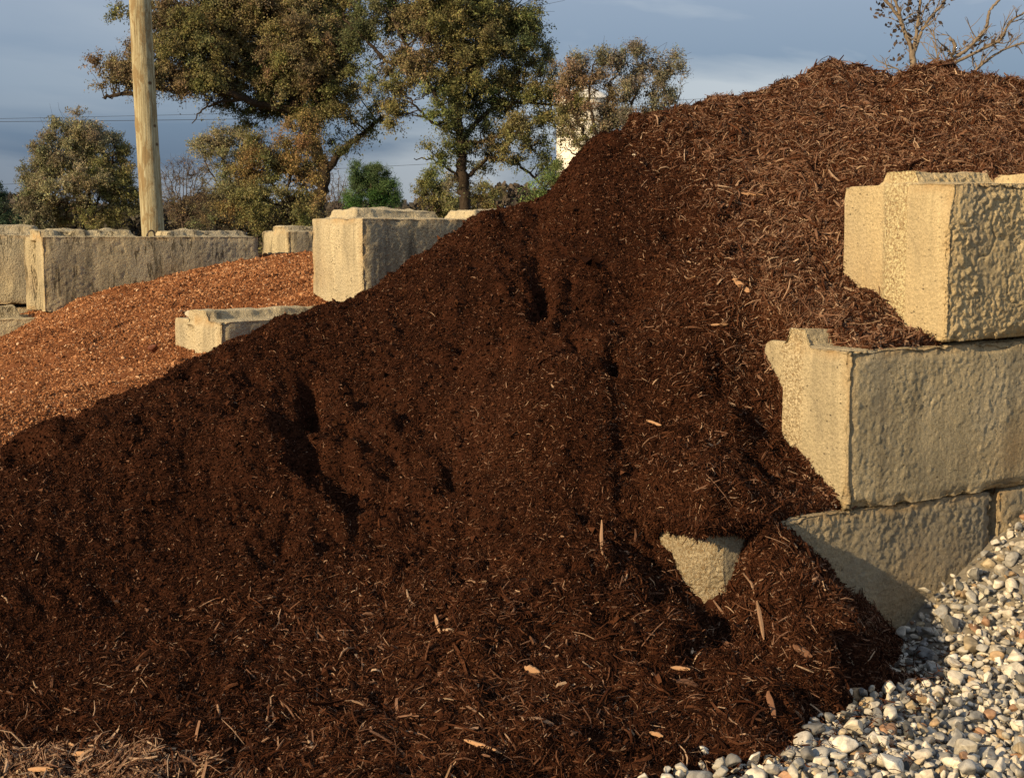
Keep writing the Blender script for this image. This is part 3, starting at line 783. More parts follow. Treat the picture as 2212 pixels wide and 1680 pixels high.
# ---- river stones
sp = [G(1400, 1700, .012), G(1520, 1690, .02), G(1000, 1760, -.03), G(2212, 1680, .03), G(2212, 1900, .0), G(1700, 1900, -.02), G(2500, 1680, .10), W3(.27, -.03, .045), W3(.45, -.02, .17), W3(.65, -.02, .27), W3(.80, -.02, .36), W3(.97, -.02, .45),
      W3(1.3, -.02, .52), W3(2.0, -.02, .6), W3(.9, -.5, .22), W3(1.4, -.5, .36), W3(.5, -.5, .08), W3(.2, -.5, .02), W3(.1, -.2, -.02), G(1830, 1500, .025), G(1700, 1610, .012), W3(0.1, .3, 0), W3(1, .4, .4), W3(-.3, -.9, -.02)]
hS = TPS(sp, 3e-3)
def st_h(X, Y):
    p = np.c_[X.ravel(), Y.ravel()]
    return (hS(X, Y).ravel() + .015 * fbm2(p, .3, 2, 4)).reshape(X.shape)
def keep_s(X, Y, Z):
    u, v = xy2uv(X, Y)
    return (v < .1) & (X > -.4)
SV, SQ, SX = grid_field(-.4, 4.6, 3.0, 7.0, .04, st_h, keep_s)
bm = bmesh.new(); bmesh.ops.create_icosphere(bm, subdivisions=3, radius=1.0)
IV = np.array([v.co[:] for v in bm.verts]); IF3 = np.array([[v.index for v in f.verts] for f in bm.faces]); bm.free()
bm = bmesh.new(); bmesh.ops.create_icosphere(bm, subdivisions=2, radius=1.0)
IV2 = np.array([v.co[:] for v in bm.verts]); IF2 = np.array([[v.index for v in f.verts] for f in bm.faces]); bm.free()
PAL = np.array([(.66, .60, .48), (.60, .54, .43), (.50, .46, .37), (.34, .325, .285), (.22, .215, .20), (.72, .64, .49), (.50, .40, .25), (.42, .29, .16), (.78, .74, .64), (.13, .13, .12), (.36, .21, .12)])
PW = np.array([.14, .14, .17, .18, .13, .06, .08, .04, .03, .04, .02]); PW /= PW.sum()
def pebble_shape(k, base=IV, rough=.18):
    s = k * 7.31
    v = base.copy()
    # several cut planes give worn facets
    r = np.random.default_rng(k + 500)
    for _ in range(r.integers(10, 18)):
        d = r.normal(size=3); d /= np.linalg.norm(d); c = r.uniform(.42, .80)
        q = v @ d; ex = np.clip(q - c, 0, None); v = v - d[None] * (ex * .97)[:, None]
    v = v * (1 + rough * fbm3(base + s, .9, 2, k)[:, None] + .03 * fbm3(base + s, .25, 2, k + 3)[:, None])
    ax = np.array([1, r.uniform(.62, .95), r.uniform(.42, .75)])
    return v * ax
PROTO = [pebble_shape(k, IV2, .12) for k in range(70)]
PROTOB = [pebble_shape(k + 100, IV, .10) for k in range(70)]
def rotm(r, flat=True):
    a = r.uniform(0, 2 * math.pi); b = r.normal(0, .45 if flat else 1.5); c = r.normal(0, .45 if flat else 1.5)
    return np.array(Matrix.Rotation(a, 3, 'Z') @ Matrix.Rotation(b, 3, 'X') @ Matrix.Rotation(c, 3, 'Y'))
r = np.random.default_rng(5)
pts = []; cell = {}
def place(x, y, rad, layer, f=.80):
    cs = .06; ci, cj = int(x / cs) , int(y / cs)
    for i in range(ci - 2, ci + 3):
        for j in range(cj - 2, cj + 3):
            for (a, b, c) in cell.get((layer, i, j), ()):
                if (a - x) ** 2 + (b - y) ** 2 < (f * (c + rad)) ** 2: return False
    cell.setdefault((layer, ci, cj), []).append((x, y, rad)); return True
def shz(x, y):
    return float(st_h(np.array([x]), np.array([y]))[0])
cand = []
SXX, SXY, SXZ = SX
def sgz(x, y):
    i = np.clip(((x + .4) / (SXX[0, 1] - SXX[0, 0])).astype(int), 0, SXX.shape[1] - 1); j = np.clip(((y - 3.0) / (SXY[1, 0] - SXY[0, 0])).astype(int), 0, SXX.shape[0] - 1); return SXZ[j, i]
NC = 165000
cx = r.uniform(-.3, 4.1, NC); cy = r.uniform(3.7, 6.6, NC); czz = sgz(cx, cy); cu, cv = xy2uv(cx, cy)
mz = hz(cx, cy)
pxs, pys = proj(cx, cy, czz)
okc = (cv < -.012) & (pxs < 2750) & (czz > mz - .012) & (pys < 1850)
okc &= ~((pxs < 1600) & (r.random(NC) < .82))
SVs, SFs, STs, off = [SV], [], [], len(SV)
nst = 0
for x, y, z, pxx in zip(cx[okc], cy[okc], czz[okc], pxs[okc]):
    layer = (0, 1, 1, 2)[r.integers(4)]
    rad = float(np.clip(.0240 * math.exp(r.normal(0, .40)), .009, .046)) * (1.0 if layer else .85)
    u_, v_ = xy2uv(x, y)
    if -v_ < rad * .9: continue
    if layer == 0: rad *= .72
    if not place(x, y, rad * .86, layer, (.54, .70, 1.15)[layer]): continue
    big = rad > .017 and layer > 0
    v = (PROTOB if big else PROTO)[r.integers(70)] @ rotm(r, r.random() < .75).T * rad * 1.12
    c = PAL[r.choice(len(PAL), p=PW)] * np.array([1.0, 1.0, 1.02]) * r.uniform(.72, 1.14)
    v = v + np.array([x, y, z + (rad * .35, .014 + rad * .45, .036 + rad * .5)[layer]])
    SVs.append(v); SFs.append((IF3 if big else IF2) + off); off += len(v); STs.append(np.tile(c, (len(v), 1))); nst += 1
bm = bmesh.new(); bmesh.ops.create_icosphere(bm, subdivisions=1, radius=1.0)
IV1 = np.array([v.co[:] for v in bm.verts]); IF1 = np.array([[v.index for v in f.verts] for f in bm.faces]); bm.free()
PG = [pebble_shape(k + 300, IV1, .2) for k in range(20)]
gx_ = r.uniform(-.3, 4.1, 16000); gy_ = r.uniform(3.7, 6.6, 16000); gz_ = sgz(gx_, gy_); gu, gv = xy2uv(gx_, gy_); gpx, gpy = proj(gx_, gy_, gz_)
gk = (gv < -.02) & (gpx < 2750) & (gz_ > hz(gx_, gy_) - .015) & (gpy < 1800) & ((gpx > 1600) | (r.random(16000) < .2))
for x, y, z in zip(gx_[gk], gy_[gk], gz_[gk]):
    rad = .0042 * math.exp(r.normal(0, .4)); v = PG[r.integers(20)] @ rotm(r, False).T * rad + np.array([x, y, z + r.uniform(.002, .03)])
    SVs.append(v); SFs.append(IF1 + off); off += len(v); STs.append(np.tile(PAL[r.choice(len(PAL), p=PW)] * r.uniform(.4, 1.0), (len(v), 1)))
lp = np.concatenate([SQ.ravel(), np.concatenate(SFs).ravel()]); nf = sum(len(f) for f in SFs)
so_ = np_mesh('river_stone_pile', np.concatenate(SVs), lp, np.concatenate([np.full(len(SQ), 4), np.full(nf, 3)]), M_STONE,
        attrs={'tint': np.concatenate([np.tile(np.array([[.20, .175, .135]]), (len(SV), 1))] + STs)})
tag(so_, 'heap of pale rounded river stones sloping down in the lower right corner', 'river stones', kind='stuff')
print('river stones', nst)

def single_stone(px, py, Y, rad, col, label, k, group=None, loc=None, name='pebble', cat='pebble', sink=.35, r0=0):
    v = pebble_shape(k, IV, .12) @ rotm(np.random.default_rng(k)).T * rad
    o = np_mesh(name, v, IF3.ravel(), np.full(len(IF3), 3), M_STONE, attrs={'tint': np.tile(np.array([col]), (len(v), 1))})
    p = loc if loc is not None else P(px, py, Y)
    o.location = p; tag(o, label, cat, group); return o

# ------------------------------------------------------------------ loose single things
def on_mulch(px, py):
    return march(lambda X, Y: hz(np.atleast_1d(X), np.atleast_1d(Y)), px, py)
WHITE, CREAM, TAN, GREY = (.66, .63, .56), (.60, .52, .39), (.50, .38, .24), (.36, .34, .30)
def mst(px, py, rad, col, label, k, lift=.3):
    p = on_mulch(px, py); p = p + np.array([0, -.3 * rad, rad * lift])
    single_stone(0, 0, 0, rad, col, label, k, loc=p, group='loose pebbles lying on the mulch')
mst(1460, 1672, .017, CREAM, 'cream pebble alone on the mulch foot, left of the oval tan pebble', 1)
mst(1520, 1672, .018, WHITE, 'white pebble on the mulch foot at the bottom edge, nearest the tan pebble', 2)
mst(1655, 1655, .030, TAN, 'oval tan pebble on the mulch foot where the stones begin', 3)
mst(1804, 1108, .012, WHITE, 'upper of the white pebbles caught under the corner of the middle block', 4)
mst(1775, 1110, .008, CREAM, 'small cream pebble just left of the white one under the middle block corner', 5)
mst(1683, 1142, .009, WHITE, 'tiny white pebble in the mulch between the two lowest block faces', 6)
mst(1713, 1085, .009, WHITE, 'white pebble in the mulch directly below the lit end of the middle block', 7)
mst(1370, 345 - 8, .016, CREAM, 'flat cream pebble in the red-brown mulch below the pale silo', 8)
single_stone(0, 0, 0, .030, (.46, .42, .34), 'round smooth pebble leaning on the rough low block above the other stones', 12, loc=np.array([*uv2xy(.40, -.04), .215]), group=None)
single_stone(0, 0, 0, .036, (.50, .235, .12), 'brown stone lump at the left edge where red gravel meets mulch', 13, loc=P(65, 962, 6.05), name='stone', cat='stone')
single_stone(0, 0, 0, .045, (.17, .055, .03), 'dark red clod lying in the red gravel left of the small block end', 14, loc=P(328, 752, 7.9), name='clod', cat='clod')
single_stone(0, 0, 0, .040, (.72, .66, .52), 'white stone resting on the small pale block end', 15, loc=P(410, 680, 8.25), name='stone', cat='stone')

def splinter(p0, p1, w, t, mat, label, seed, group='larger splinters on the mulch'):
    p0 = np.array(p0, float); p1 = np.array(p1, float); ax = p1 - p0; L = np.linalg.norm(ax); ax /= L
    sd = np.cross(ax, [0, -1, .3]); sd /= np.linalg.norm(sd); up = np.cross(sd, ax)
    rr = np.random.default_rng(seed); n = 9; rows = []
    mid = (p0 + p1) / 2
    bend = rr.normal(0, .03) * L
    for i in range(n):
        s = i / (n - 1); k = (1 - abs(2 * s - 1) ** 3 * .65) * (1 + rr.normal(0, .10))
        c = ax * ((s - .5) * L) + up * bend * (1 - (2 * s - 1) ** 2) + sd * rr.normal(0, .04) * w
        a, b = w * .5 * k, t * .5 * (.7 + .3 * k)
        rows.append([c + sd * a + up * b * .6, c + sd * a * .3 + up * b, c - sd * a * .7 + up * b * .9, c - sd * a - up * b * .4, c + sd * a * .1 - up * b])
    V = np.array(rows).reshape(-1, 3); Fc = []
    lo = []
    for i in range(n - 1):
        for j in range(5): Fc.append([i * 5 + j, i * 5 + (j + 1) % 5, i * 5 + 5 + (j + 1) % 5, i * 5 + 5 + j])
    loops = [q for f in Fc for q in f] + [4, 3, 2, 1, 0] + [(n - 1) * 5 + j for j in range(5)]
    o = np_mesh('wood_splinter', V, np.array(loops), [4] * len(Fc) + [5, 5], mat, smooth=False)
    o.location = mid
    tag(o, label, 'wood splinter', group); return o
def msp(x0, y0, x1, y1, w, mat, label, seed, lift=.012):
    a = on_mulch(x0, y0); b = on_mulch(x1, y1)
    a = a + np.array([0, -.006, lift]); b = b + np.array([0, -.006, lift])
    splinter(a, b, w, w * .5, mat, label, seed)
msp(1634, 1328, 1648, 1395, .016, M_SPL, 'pale upright splinter standing over a dark hollow near the low wall', 1, .02)
msp(1133, 1450, 1166, 1459, .024, M_SPL, 'short thick tan chip low in the middle of the mulch', 2)
msp(1003, 1604, 1085, 1637, .013, M_SPL, 'long tan splinter lying aslant near the bottom middle edge', 3)
msp(1583, 615, 1618, 642, .026, M_SPL, 'broad grey-tan chip on the slope left of the top block', 4)
msp(1712, 1405, 1752, 1442, .024, M_SPL2, 'thick brown stick on the mulch left of the river stones', 5)
msp(1657, 1513, 1673, 1560, .020, M_SPL2, 'flat reddish chip pointing down right of the long tan splinter', 6)
msp(940, 1338, 950, 1376, .012, M_SPL, 'orange-tan splinter pointing down in the centre of the slope', 7)
msp(1299, 1145, 1301, 1205, .012, M_SPL, 'thin tan splinter standing left of the exposed rough block', 8)
msp(1478, 603, 1500, 606, .014, M_SPL, 'small bright tan chip halfway up the reddish slope', 9)
msp(1600, 428, 1648, 430, .013, M_SPL, 'long pale stick across the slope below the ridge', 10)
msp(1535, 712, 1572, 712, .012, M_SPL, 'pale stick lying level left of the middle block', 11)
msp(130, 1615, 162, 1622, .014, M_SPL, 'tan stick on the dry litter at the bottom left', 12)
msp(62, 1669, 118, 1676, .014, M_SPL, 'yellowish stick at the very bottom left corner edge', 13)
msp(155, 1640, 205, 1632, .013, M_SPL, 'pale bent stick on the litter right of the bottom left corner', 14)
msp(1448, 1452, 1490, 1455, .012, M_SPL, 'slim tan splinter lying level left of the river stones', 15)
msp(1396, 917, 1428, 926, .012, M_SPL, 'bright splinter on the slope above the exposed rough block', 16)
msp(1402, 1592, 1432, 1600, .013, M_SPL, 'short pale splinter near the foot of the mulch, left of the stones', 17)
msp(1560, 1392, 1592, 1408, .018, M_SPL2, 'flat reddish-brown chip above the long tan splinter by the wall foot', 18)

# lifting hook of the long far block
def tube_arrays(paths, sides=6):
    """paths: list of (points (k,3), radii (k,))"""
    Vs, Ls, off = [], [], 0
    ang = np.arange(sides) * 2 * math.pi / sides
    ca, sa = np.cos(ang), np.sin(ang)
    for pts, rad in paths:
        pts = np.asarray(pts, float); rad = np.asarray(rad, float); k = len(pts)
        tg = np.gradient(pts, axis=0); tg /= np.linalg.norm(tg, axis=1)[:, None] + 1e-9
        ref = np.where(np.abs(tg[:, 2:3]) > .9, np.array([[1., 0, 0]]), np.array([[0, 0, 1.]]))
        a = np.cross(tg, ref); a /= np.linalg.norm(a, axis=1)[:, None] + 1e-9
        b = np.cross(tg, a)
        ring = pts[:, None] + rad[:, None, None] * (a[:, None] * ca[None, :, None] + b[:, None] * sa[None, :, None])
        Vs.append(ring.reshape(-1, 3))
        i = np.arange(k - 1)[:, None] * sides; j = np.arange(sides)[None]; j2 = (j + 1) % sides
        q = np.stack([i + j, i + j2, i + sides + j2, i + sides + j], -1).reshape(-1, 4) + off
        Ls.append(q); off += k * sides
    return np.concatenate(Vs), np.concatenate(Ls)
def tubes(name, paths, mat, sides=6, **kw):
    V, Q = tube_arrays(paths, sides)
    return np_mesh(name, V, Q.ravel(), np.full(len(Q), 4), mat, **kw)
m = Mat('rusty_steel', .7, .4); m.color((0.035, .025, .02)); M_STEEL = m.m
th = np.linspace(0, math.pi, 13)
hook_pts = np.c_[-.045 * np.cos(th) + .010 * np.sin(th), np.zeros(13), .10 * np.sin(th) ** .8 - .03]
hook = tubes('lifting_hook', [(hook_pts, np.full(13, .010))], M_STEEL, 8)
hook.parent = A; hook.location = (.90, .08, .605); hook.scale = (.75, .75, .62)
hook['label'] = 'bent dark steel lifting hook'

# ------------------------------------------------------------------ trees
def smooth_path(pts, sub=5, wig=0.0, rng=None):
    pts = np.asarray(pts, float)
    if len(pts) < 2: return pts
    ext = np.vstack([2 * pts[0] - pts[1], pts, 2 * pts[-1] - pts[-2]])
    out = []
    for i in range(1, len(ext) - 2):
        p0, p1, p2, p3 = ext[i - 1:i + 3]
        for t in np.linspace(0, 1, sub, endpoint=False):
            out.append(.5 * ((2 * p1) + (-p0 + p2) * t + (2 * p0 - 5 * p1 + 4 * p2 - p3) * t * t + (-p0 + 3 * p1 - 3 * p2 + p3) * t ** 3))
    out.append(pts[-1]); out = np.array(out)
    if wig and rng is not None:
        w = rng.normal(0, wig, out.shape); w[0] = 0; out = out + w
    return out
def leaves_arrays(Cn, size, rng, asp=.5):
    n = len(Cn)
    a = rng.normal(size=(n, 3)); a[:, 2] -= .4; a /= np.linalg.norm(a, axis=1)[:, None]
    b = rng.normal(size=(n, 3)); b -= (a * b).sum(1)[:, None] * a; b /= np.linalg.norm(b, axis=1)[:, None]
    c = np.cross(a, b); s = (size * np.exp(rng.normal(0, .3, n)))[:, None]
    V = np.stack([Cn - a * s * .5, Cn + b * s * asp * .5 + c * s * .08, Cn + a * s * .5, Cn - b * s * asp * .5 + c * s * .08], 1)
    return V.reshape(-1, 3), np.arange(n * 4).reshape(-1, 4)

def tree(name, label, Y, limbs, clumps, colors, seed, lpm=900, leaf=.14, sub=.42, twig=.018, trunk_name='trunk', bark=M_BARK, group=None, cat='tree', depth=.9, bare=0, twl=1.0, asp=.5, ground_z=-.3):
    """limbs: list of (px radius start, px radius end, [(px,py,dy),...]); clumps: (px,py,rx,ry,dy,density,colour index)"""
    rng = np.random.default_rng(seed); s = Y / F
    def W(p): return P(p[0], p[1], Y + (p[2] if len(p) > 2 else 0))
    paths = []; nodes = []; nrad = []
    for r0, r1, pts in limbs:
        w = smooth_path([W(p) for p in pts], 6, .6 * s * 3, rng)
        rad = np.linspace(r0, r1, len(w)) * s
        paths.append((w, rad)); nodes.append(w); nrad.append(rad)
    N = np.concatenate(nodes); NR = np.concatenate(nrad)
    base = W(limbs[0][2][0])
    root = empty(name, (base[0], base[1], ground_z)); tag(root, label, cat, group)
    # extend the first limb down to the ground
    w, rad = paths[0]; g = np.array([w[0][0], w[0][1], ground_z])
    if w[0][2] > ground_z + .1:
        paths[0] = (np.vstack([g, (g + w[0]) / 2, w]), np.r_[rad[0] * 1.25, rad[0] * 1.08, rad])
    LC, LT = [], []
    for cl in clumps:
        px, py, rx, ry, dy, den, ci = cl
        c = W((px, py, dy)); rx *= s; ry *= s; rz_ = (rx + ry) * .5 * depth
        ns = max(2, int(rx * ry * rz_ ** .5 * 4.2 / (sub ** 2) ** 1.0 * 1.0 / 1.0))
        q = rng.normal(size=(ns, 3)); q /= np.linalg.norm(q, axis=1)[:, None]; q *= rng.random((ns, 1)) ** .5 * rng.uniform(.75, 1.22, (ns, 1))
        sc = c + q * np.array([rx, rz_, ry])
        for k in range(ns):
            d = np.linalg.norm(N - sc[k], axis=1) + (N[:, 2] > sc[k][2]) * .25
            j = np.argmin(d + rng.random(len(d)) * .3); p0 = N[j]
            L = np.linalg.norm(sc[k] - p0)
            if L < 2.8 * twl + sub * 2:
                mid = (p0 + sc[k]) / 2 + rng.normal(0, .08 * L, 3) + np.array([0, 0, .06 * L])
                tw = smooth_path([p0, mid, sc[k]], 4, .012 * L, rng)
                r0 = min(NR[j] * .6, twig * (1 + .5 * L)); paths.append((tw, np.linspace(r0, twig * .35, len(tw))))
                for _ in range(2 + bare):
                    e = sc[k] + rng.normal(0, sub * .8, 3) + np.array([0, 0, .12])
                    st = tw[rng.integers(3, len(tw))]
                    paths.append((smooth_path([st, (st + e) / 2 + rng.normal(0, .05, 3), e], 3), np.linspace(twig * .5, twig * .22, 7)))
            m = int(rng.poisson(4.6 * lpm * den * sub * sub * rng.choice([.15, .6, 1.0, 1.5, 2.0])))
            if m:
                nsp = max(3, m // 26); ow = sc[k] - c; ow = ow / (np.linalg.norm(ow) + .2)
                dr = rng.normal(size=(nsp, 3)) * np.array([1, 1, .8]) + ow * .9 + np.array([0, 0, .25]); dr /= np.linalg.norm(dr, axis=1)[:, None]
                Ls = sub * rng.uniform(.5, 1.75, nsp); si = rng.integers(nsp, size=m); tt = rng.random(m) ** .8 * Ls[si]
                LC.append(sc[k] + dr[si] * tt[:, None] - np.array([[0, 0, .35]]) * (tt ** 2)[:, None] + rng.normal(0, .055, (m, 3)))
                for q_ in range(0, nsp, 4):
                    e = sc[k] + dr[q_] * Ls[q_]; paths.append((np.array([sc[k], (sc[k] + e) / 2, e - [0, 0, .3 * Ls[q_] ** 2]]), np.array([.35, .25, .12]) * twig))
                col = np.array(colors[ci]) * rng.uniform(.78, 1.25) * (1 + rng.normal(0, .05, 3))
                LT.append(2.1 * col[None] * np.array([[.97, 1.04, 1.0]]) * np.exp(rng.normal(0, .22, (m, 1))) * (1 + rng.normal(0, .06, (m, 3))))
    tr = tubes(trunk_name, paths, bark, 5); child_offset(tr, root)
    if LC:
        LC = np.concatenate(LC); LT = np.clip(np.concatenate(LT), .004, .8)
        V, Q = leaves_arrays(LC, leaf * .46, rng, asp)
        cr = np_mesh('crown', V, Q.ravel(), np.full(len(Q), 4), M_LEAF, smooth=False, attrs={'tint': np.repeat(LT, 4, axis=0)}); child_offset(cr, root)
        print(name, 'leaves', len(LC), 'paths', len(paths))
    return root

OLV, BRN, GRN, ORG, GRY, DKG, TANL = (.098, .084, .036), (.104, .077, .042), (.078, .078, .030), (.122, .084, .036), (.115, .10, .062), (.056, .058, .026), (.135, .115, .068)
CO = [OLV, BRN, GRN, ORG, GRY, DKG, TANL]
TG = 'trees behind the block walls'
# big oak behind the pole
tree('oak_tree', 'huge brown-green oak right behind the wooden pole, its crown cut off by the top edge', 50,
 [(15, 13, [(690, 500, 0), (688, 440, 0), (700, 380, 0), (672, 300, 0)]),
  (13, 6, [(672, 300, 0), (640, 230, .2), (605, 170, .4), (590, 90, .6), (570, 0, .6), (560, -120, .5)]),
  (10, 4, [(672, 300, 0), (690, 200, -.6), (700, 110, -.8), (690, 20, -.8), (700, -100, -.8)]),
  (9, 3, [(640, 240, 0), (590, 232, -.4), (530, 215, -.8), (470, 195, -1.), (400, 190, -1.2), (330, 195, -1.2), (250, 205, -1.3), (222, 210, -1.3)]),
  (9, 4, [(700, 370, 0), (745, 320, .3), (790, 285, .5), (830, 250, .6)]),
  (7, 3, [(605, 170, .4), (550, 120, .6), (500, 60, .9), (470, -20, 1)]),
  (7, 3, [(605, 190, .2), (540, 150, -.5), (470, 110, -.8), (400, 60, -1)]),
  (6, 2, [(590, 100, .4), (640, 40, .3), (650, -50, .2)]),
  (6, 2.5, [(700, 110, -.6), (760, 60, -.4), (780, -20, -.3)]),
  (4, 1, [(520, 215, -.8), (470, 222, -.9), (440, 235, -.9), (415, 262, -.9)]),
  (3, 1, [(300, 200, -1.3), (260, 208, -1.3), (220, 212, -1.3)])],
 [(430, 110, 105, 90, -.6, 1, 0), (350, 150, 85, 55, -1, 1, 1), (270, 140, 62, 38, -1.2, .9, 1), (240, 175, 34, 22, -1.2, .6, 1), (480, 30, 130, 90, .3, 1, 0), (600, 20, 130, 110, .3, 1.1, 1), (690, 90, 95, 140, -.5, 1.1, 0),
  (560, 140, 110, 90, .8, 1, 5), (650, 200, 85, 70, 1., 1.1, 5), (480, 180, 100, 36, -.4, .8, 1), (400, 175, 70, 30, -1, .7, 1), (560, 240, 80, 32, .4, .8, 5), (700, 220, 70, 60, -.3, .9, 0), 
  (380, 50, 60, 60, -.4, .7, 1), (760, 300, 55, 26, .3, .30, 5), (800, 250, 50, 34, .5, .40, 0), (740, 330, 45, 22, 0, .45, 5), (730, 50, 55, 70, .2, .8, 0), (715, 130, 40, 50, 0, .8, 0), (290, 40, 40, 40, -.6, .35, 0), (650, 110, 90, 110, -1.0, .6, 1), (330, 30, 30, 28, -.4, .5, 0), (500, -60, 170, 60, 0, .8, 0), (680, -60, 130, 60, 0, .8, 0)],
 CO, 101, lpm=820, leaf=.15, sub=.40)
# second oak in the middle
tree('oak_tree', 'tall green oak with a bare dark lower trunk above the square grey block', 47,
 [(13, 12, [(1003, 500, 0), (1003, 440, 0), (1000, 380, 0), (998, 340, 0)]),
  (11, 5, [(998, 340, 0), (990, 250, 0), (980, 180, 0), (972, 110, 0), (960, 20, 0), (955, -90, 0)]),
  (6, 3, [(990, 270, 0), (955, 230, -.3), (920, 170, -.5), (880, 100, -.6), (850, 40, -.6)]),
  (6, 2, [(995, 300, 0), (1030, 265, .3), (1065, 238, .4), (1120, 225, .4), (1180, 225, .4), (1230, 235, .4)]),
  (5, 2, [(1003, 390, 0), (1050, 345, .2), (1100, 350, .2), (1150, 380, .2), (1185, 415, .2)]),
  (5, 2, [(975, 200, 0), (1020, 140, .4), (1060, 80, .5), (1100, 30, .5)]),
  (5, 2, [(900, 140, -.5), (840, 135, -.3), (790, 85, -.2), (750, 50, 0), (740, 30, 0)]),
  (4, 1.5, [(985, 240, 0), (940, 270, -.4), (900, 230, -.7), (870, 200, -.8)]),
  (3, 1, [(1000, 390, 0), (960, 360, -.2), (930, 345, -.3), (895, 340, -.3)]),
  (4, 1.5, [(1000, 310, 0), (1060, 300, -.3), (1110, 290, -.5), (1150, 320, -.5)])],
 [(1000, 40, 120, 80, 0, 1, 0), (900, 90, 62, 60, -.5, 1, 1), (940, 30, 80, 60, -.3, 1, 0), (1080, 60, 80, 70, .3, 1, 2), (1120, 110, 62, 44, .3, .9, 5), (1150, 40, 36, 50, .3, .6, 2), (1010, 120, 90, 62, -.5, .9, 0), (910, 150, 60, 40, -.5, .9, 1),
  (955, 230, 48, 50, -.8, 1.2, 2), (860, 245, 34, 40, -.6, 1, 0), (830, 190, 45, 40, -.3, .7, 2), (870, 195, 45, 30, -.3, .8, 0), (1060, 190, 70, 50, .5, .9, 5), (1140, 165, 55, 30, .3, .8, 0), (1190, 190, 60, 40, .3, .9, 0), (1140, 215, 70, 28, .4, .8, 2),
  (1050, 260, 60, 36, .6, .7, 5), (1110, 290, 60, 48, -.3, .9, 0), (1160, 330, 50, 40, -.2, .8, 5), (1010, 310, 60, 40, .4, .7, 5), (1060, 340, 60, 30, .2, .5, 0), (960, 330, 45, 32, -.2, .5, 2), (1180, 260, 45, 30, .2, .7, 0), (1200, 380, 35, 30, .2, .6, 2),
  (775, 60, 50, 45, .1, .9, 5), (1215, 275, 34, 34, .1, .55, 0), (1255, 240, 30, 30, .1, .6, 0), (1180, 130, 34, 30, .1, .7, 5), (1240, 300, 28, 20, .1, .4, 0), (830, 30, 60, 50, .2, .8, 5), (1000, -40, 170, 50, 0, .8, 0), (960, 185, 70, 40, .6, .8, 5), (790, 130, 25, 25, .1, .4, 5), (1000, 400, 50, 26, .6, .35, 4)],
 CO, 102, lpm=820, leaf=.14, sub=.38)
# thin brown tree in front of the silo
tree('thin_tree', 'smaller grey-brown tree with many upright limbs in front of the pale silo', 44,
 [(9, 7, [(1295, 500, 0), (1295, 400, 0), (1292, 340, 0)]),
  (5, 1.5, [(1292, 340, 0), (1262, 290, 0), (1240, 240, 0), (1230, 180, 0), (1240, 130, 0)]),
  (5, 1.5, [(1292, 345, 0), (1285, 280, -.2), (1272, 210, -.2), (1285, 130, -.2)]),
  (5, 1.5, [(1295, 340, 0), (1305, 260, .2), (1320, 190, .2), (1345, 120, .2)]),
  (5, 1.5, [(1300, 340, 0), (1340, 270, 0), (1375, 200, 0), (1390, 120, 0)]),
  (4, 1.2, [(1302, 345, 0), (1360, 290, .2), (1420, 220, .2), (1450, 140, .2)]),
  (4, 1.2, [(1300, 350, 0), (1380, 300, -.3), (1440, 260, -.3), (1470, 200, -.3)]),
  (3, 1, [(1285, 335, 0), (1245, 305, 0), (1222, 280, 0)]), (2.5, 1, [(1285, 350, 0), (1240, 330, -.2), (1215, 318, -.2)])],
 [(1235, 160, 38, 45, 0, .8, 1), (1262, 240, 36, 26, .2, .9, 1), (1300, 255, 34, 28, .1, .9, 4), (1240, 262, 24, 22, -.2, .6, 1), (1290, 130, 40, 34, -.2, .7, 4), (1345, 130, 42, 36, .2, .85, 4), (1400, 125, 30, 32, 0, .8, 4), (1455, 145, 28, 34, .2, .6, 4), (1300, 190, 45, 45, 0, .6, 1), (1360, 190, 45, 45, 0, .6, 4), (1430, 190, 45, 40, .2, .65, 4),
  (1250, 220, 32, 26, 0, .5, 0), (1400, 250, 60, 34, 0, .7, 4), (1455, 235, 30, 34, -.2, .65, 5), (1330, 250, 45, 40, .2, .45, 1), (1275, 300, 34, 34, 0, .4, 0), (1220, 235, 22, 25, 0, .6, 0), (1445, 300, 40, 25, -.2, .6, 5), (1370, 290, 40, 22, .1, .6, 4)],
 [OLV, (.115, .080, .050), GRN, ORG, (.108, .088, .062), (.07, .06, .04), TANL], 103, lpm=1250, leaf=.115, sub=.30, twig=.014, bare=2)
# round tree at the left
tree('round_tree', 'rounded olive-brown tree at the left edge of the sky, left of the pole', 62,
 [(6, 5, [(200, 520, 0), (198, 490, 0), (196, 460, 0)]),
  (4, 1, [(196, 460, 0), (170, 410, 0), (130, 360, 0), (110, 320, 0)]), (4, 1, [(196, 460, 0), (190, 390, 0), (180, 320, 0), (175, 275, 0)]),
  (4, 1, [(198, 462, 0), (225, 400, 0), (245, 340, 0), (250, 300, 0)]), (3, 1, [(190, 470, 0), (140, 440, 0), (90, 400, 0), (70, 370, 0)]), (3, 1, [(200, 470, 0), (250, 430, 0), (285, 390, 0)])],
 [(165, 300, 68, 44, 0, 1, 4), (215, 318, 62, 50, .5, 1, 6), (130, 350, 62, 50, 0, 1, 4), (240, 370, 58, 60, 0, 1, 0), (84, 395, 52, 52, 0, .9, 4), (170, 400, 80, 50, -.6, .9, 6), (268, 425, 40, 60, 0, .8, 0), (72, 450, 42, 46, 0, .8, 4), (140, 460, 55, 36, .6, .55, 0), (235, 465, 45, 34, -.4, .7, 0), (185, 265, 35, 18, 0, .8, 4)],
 CO, 104, lpm=820, leaf=.15, sub=.42, twig=.014, group=TG)
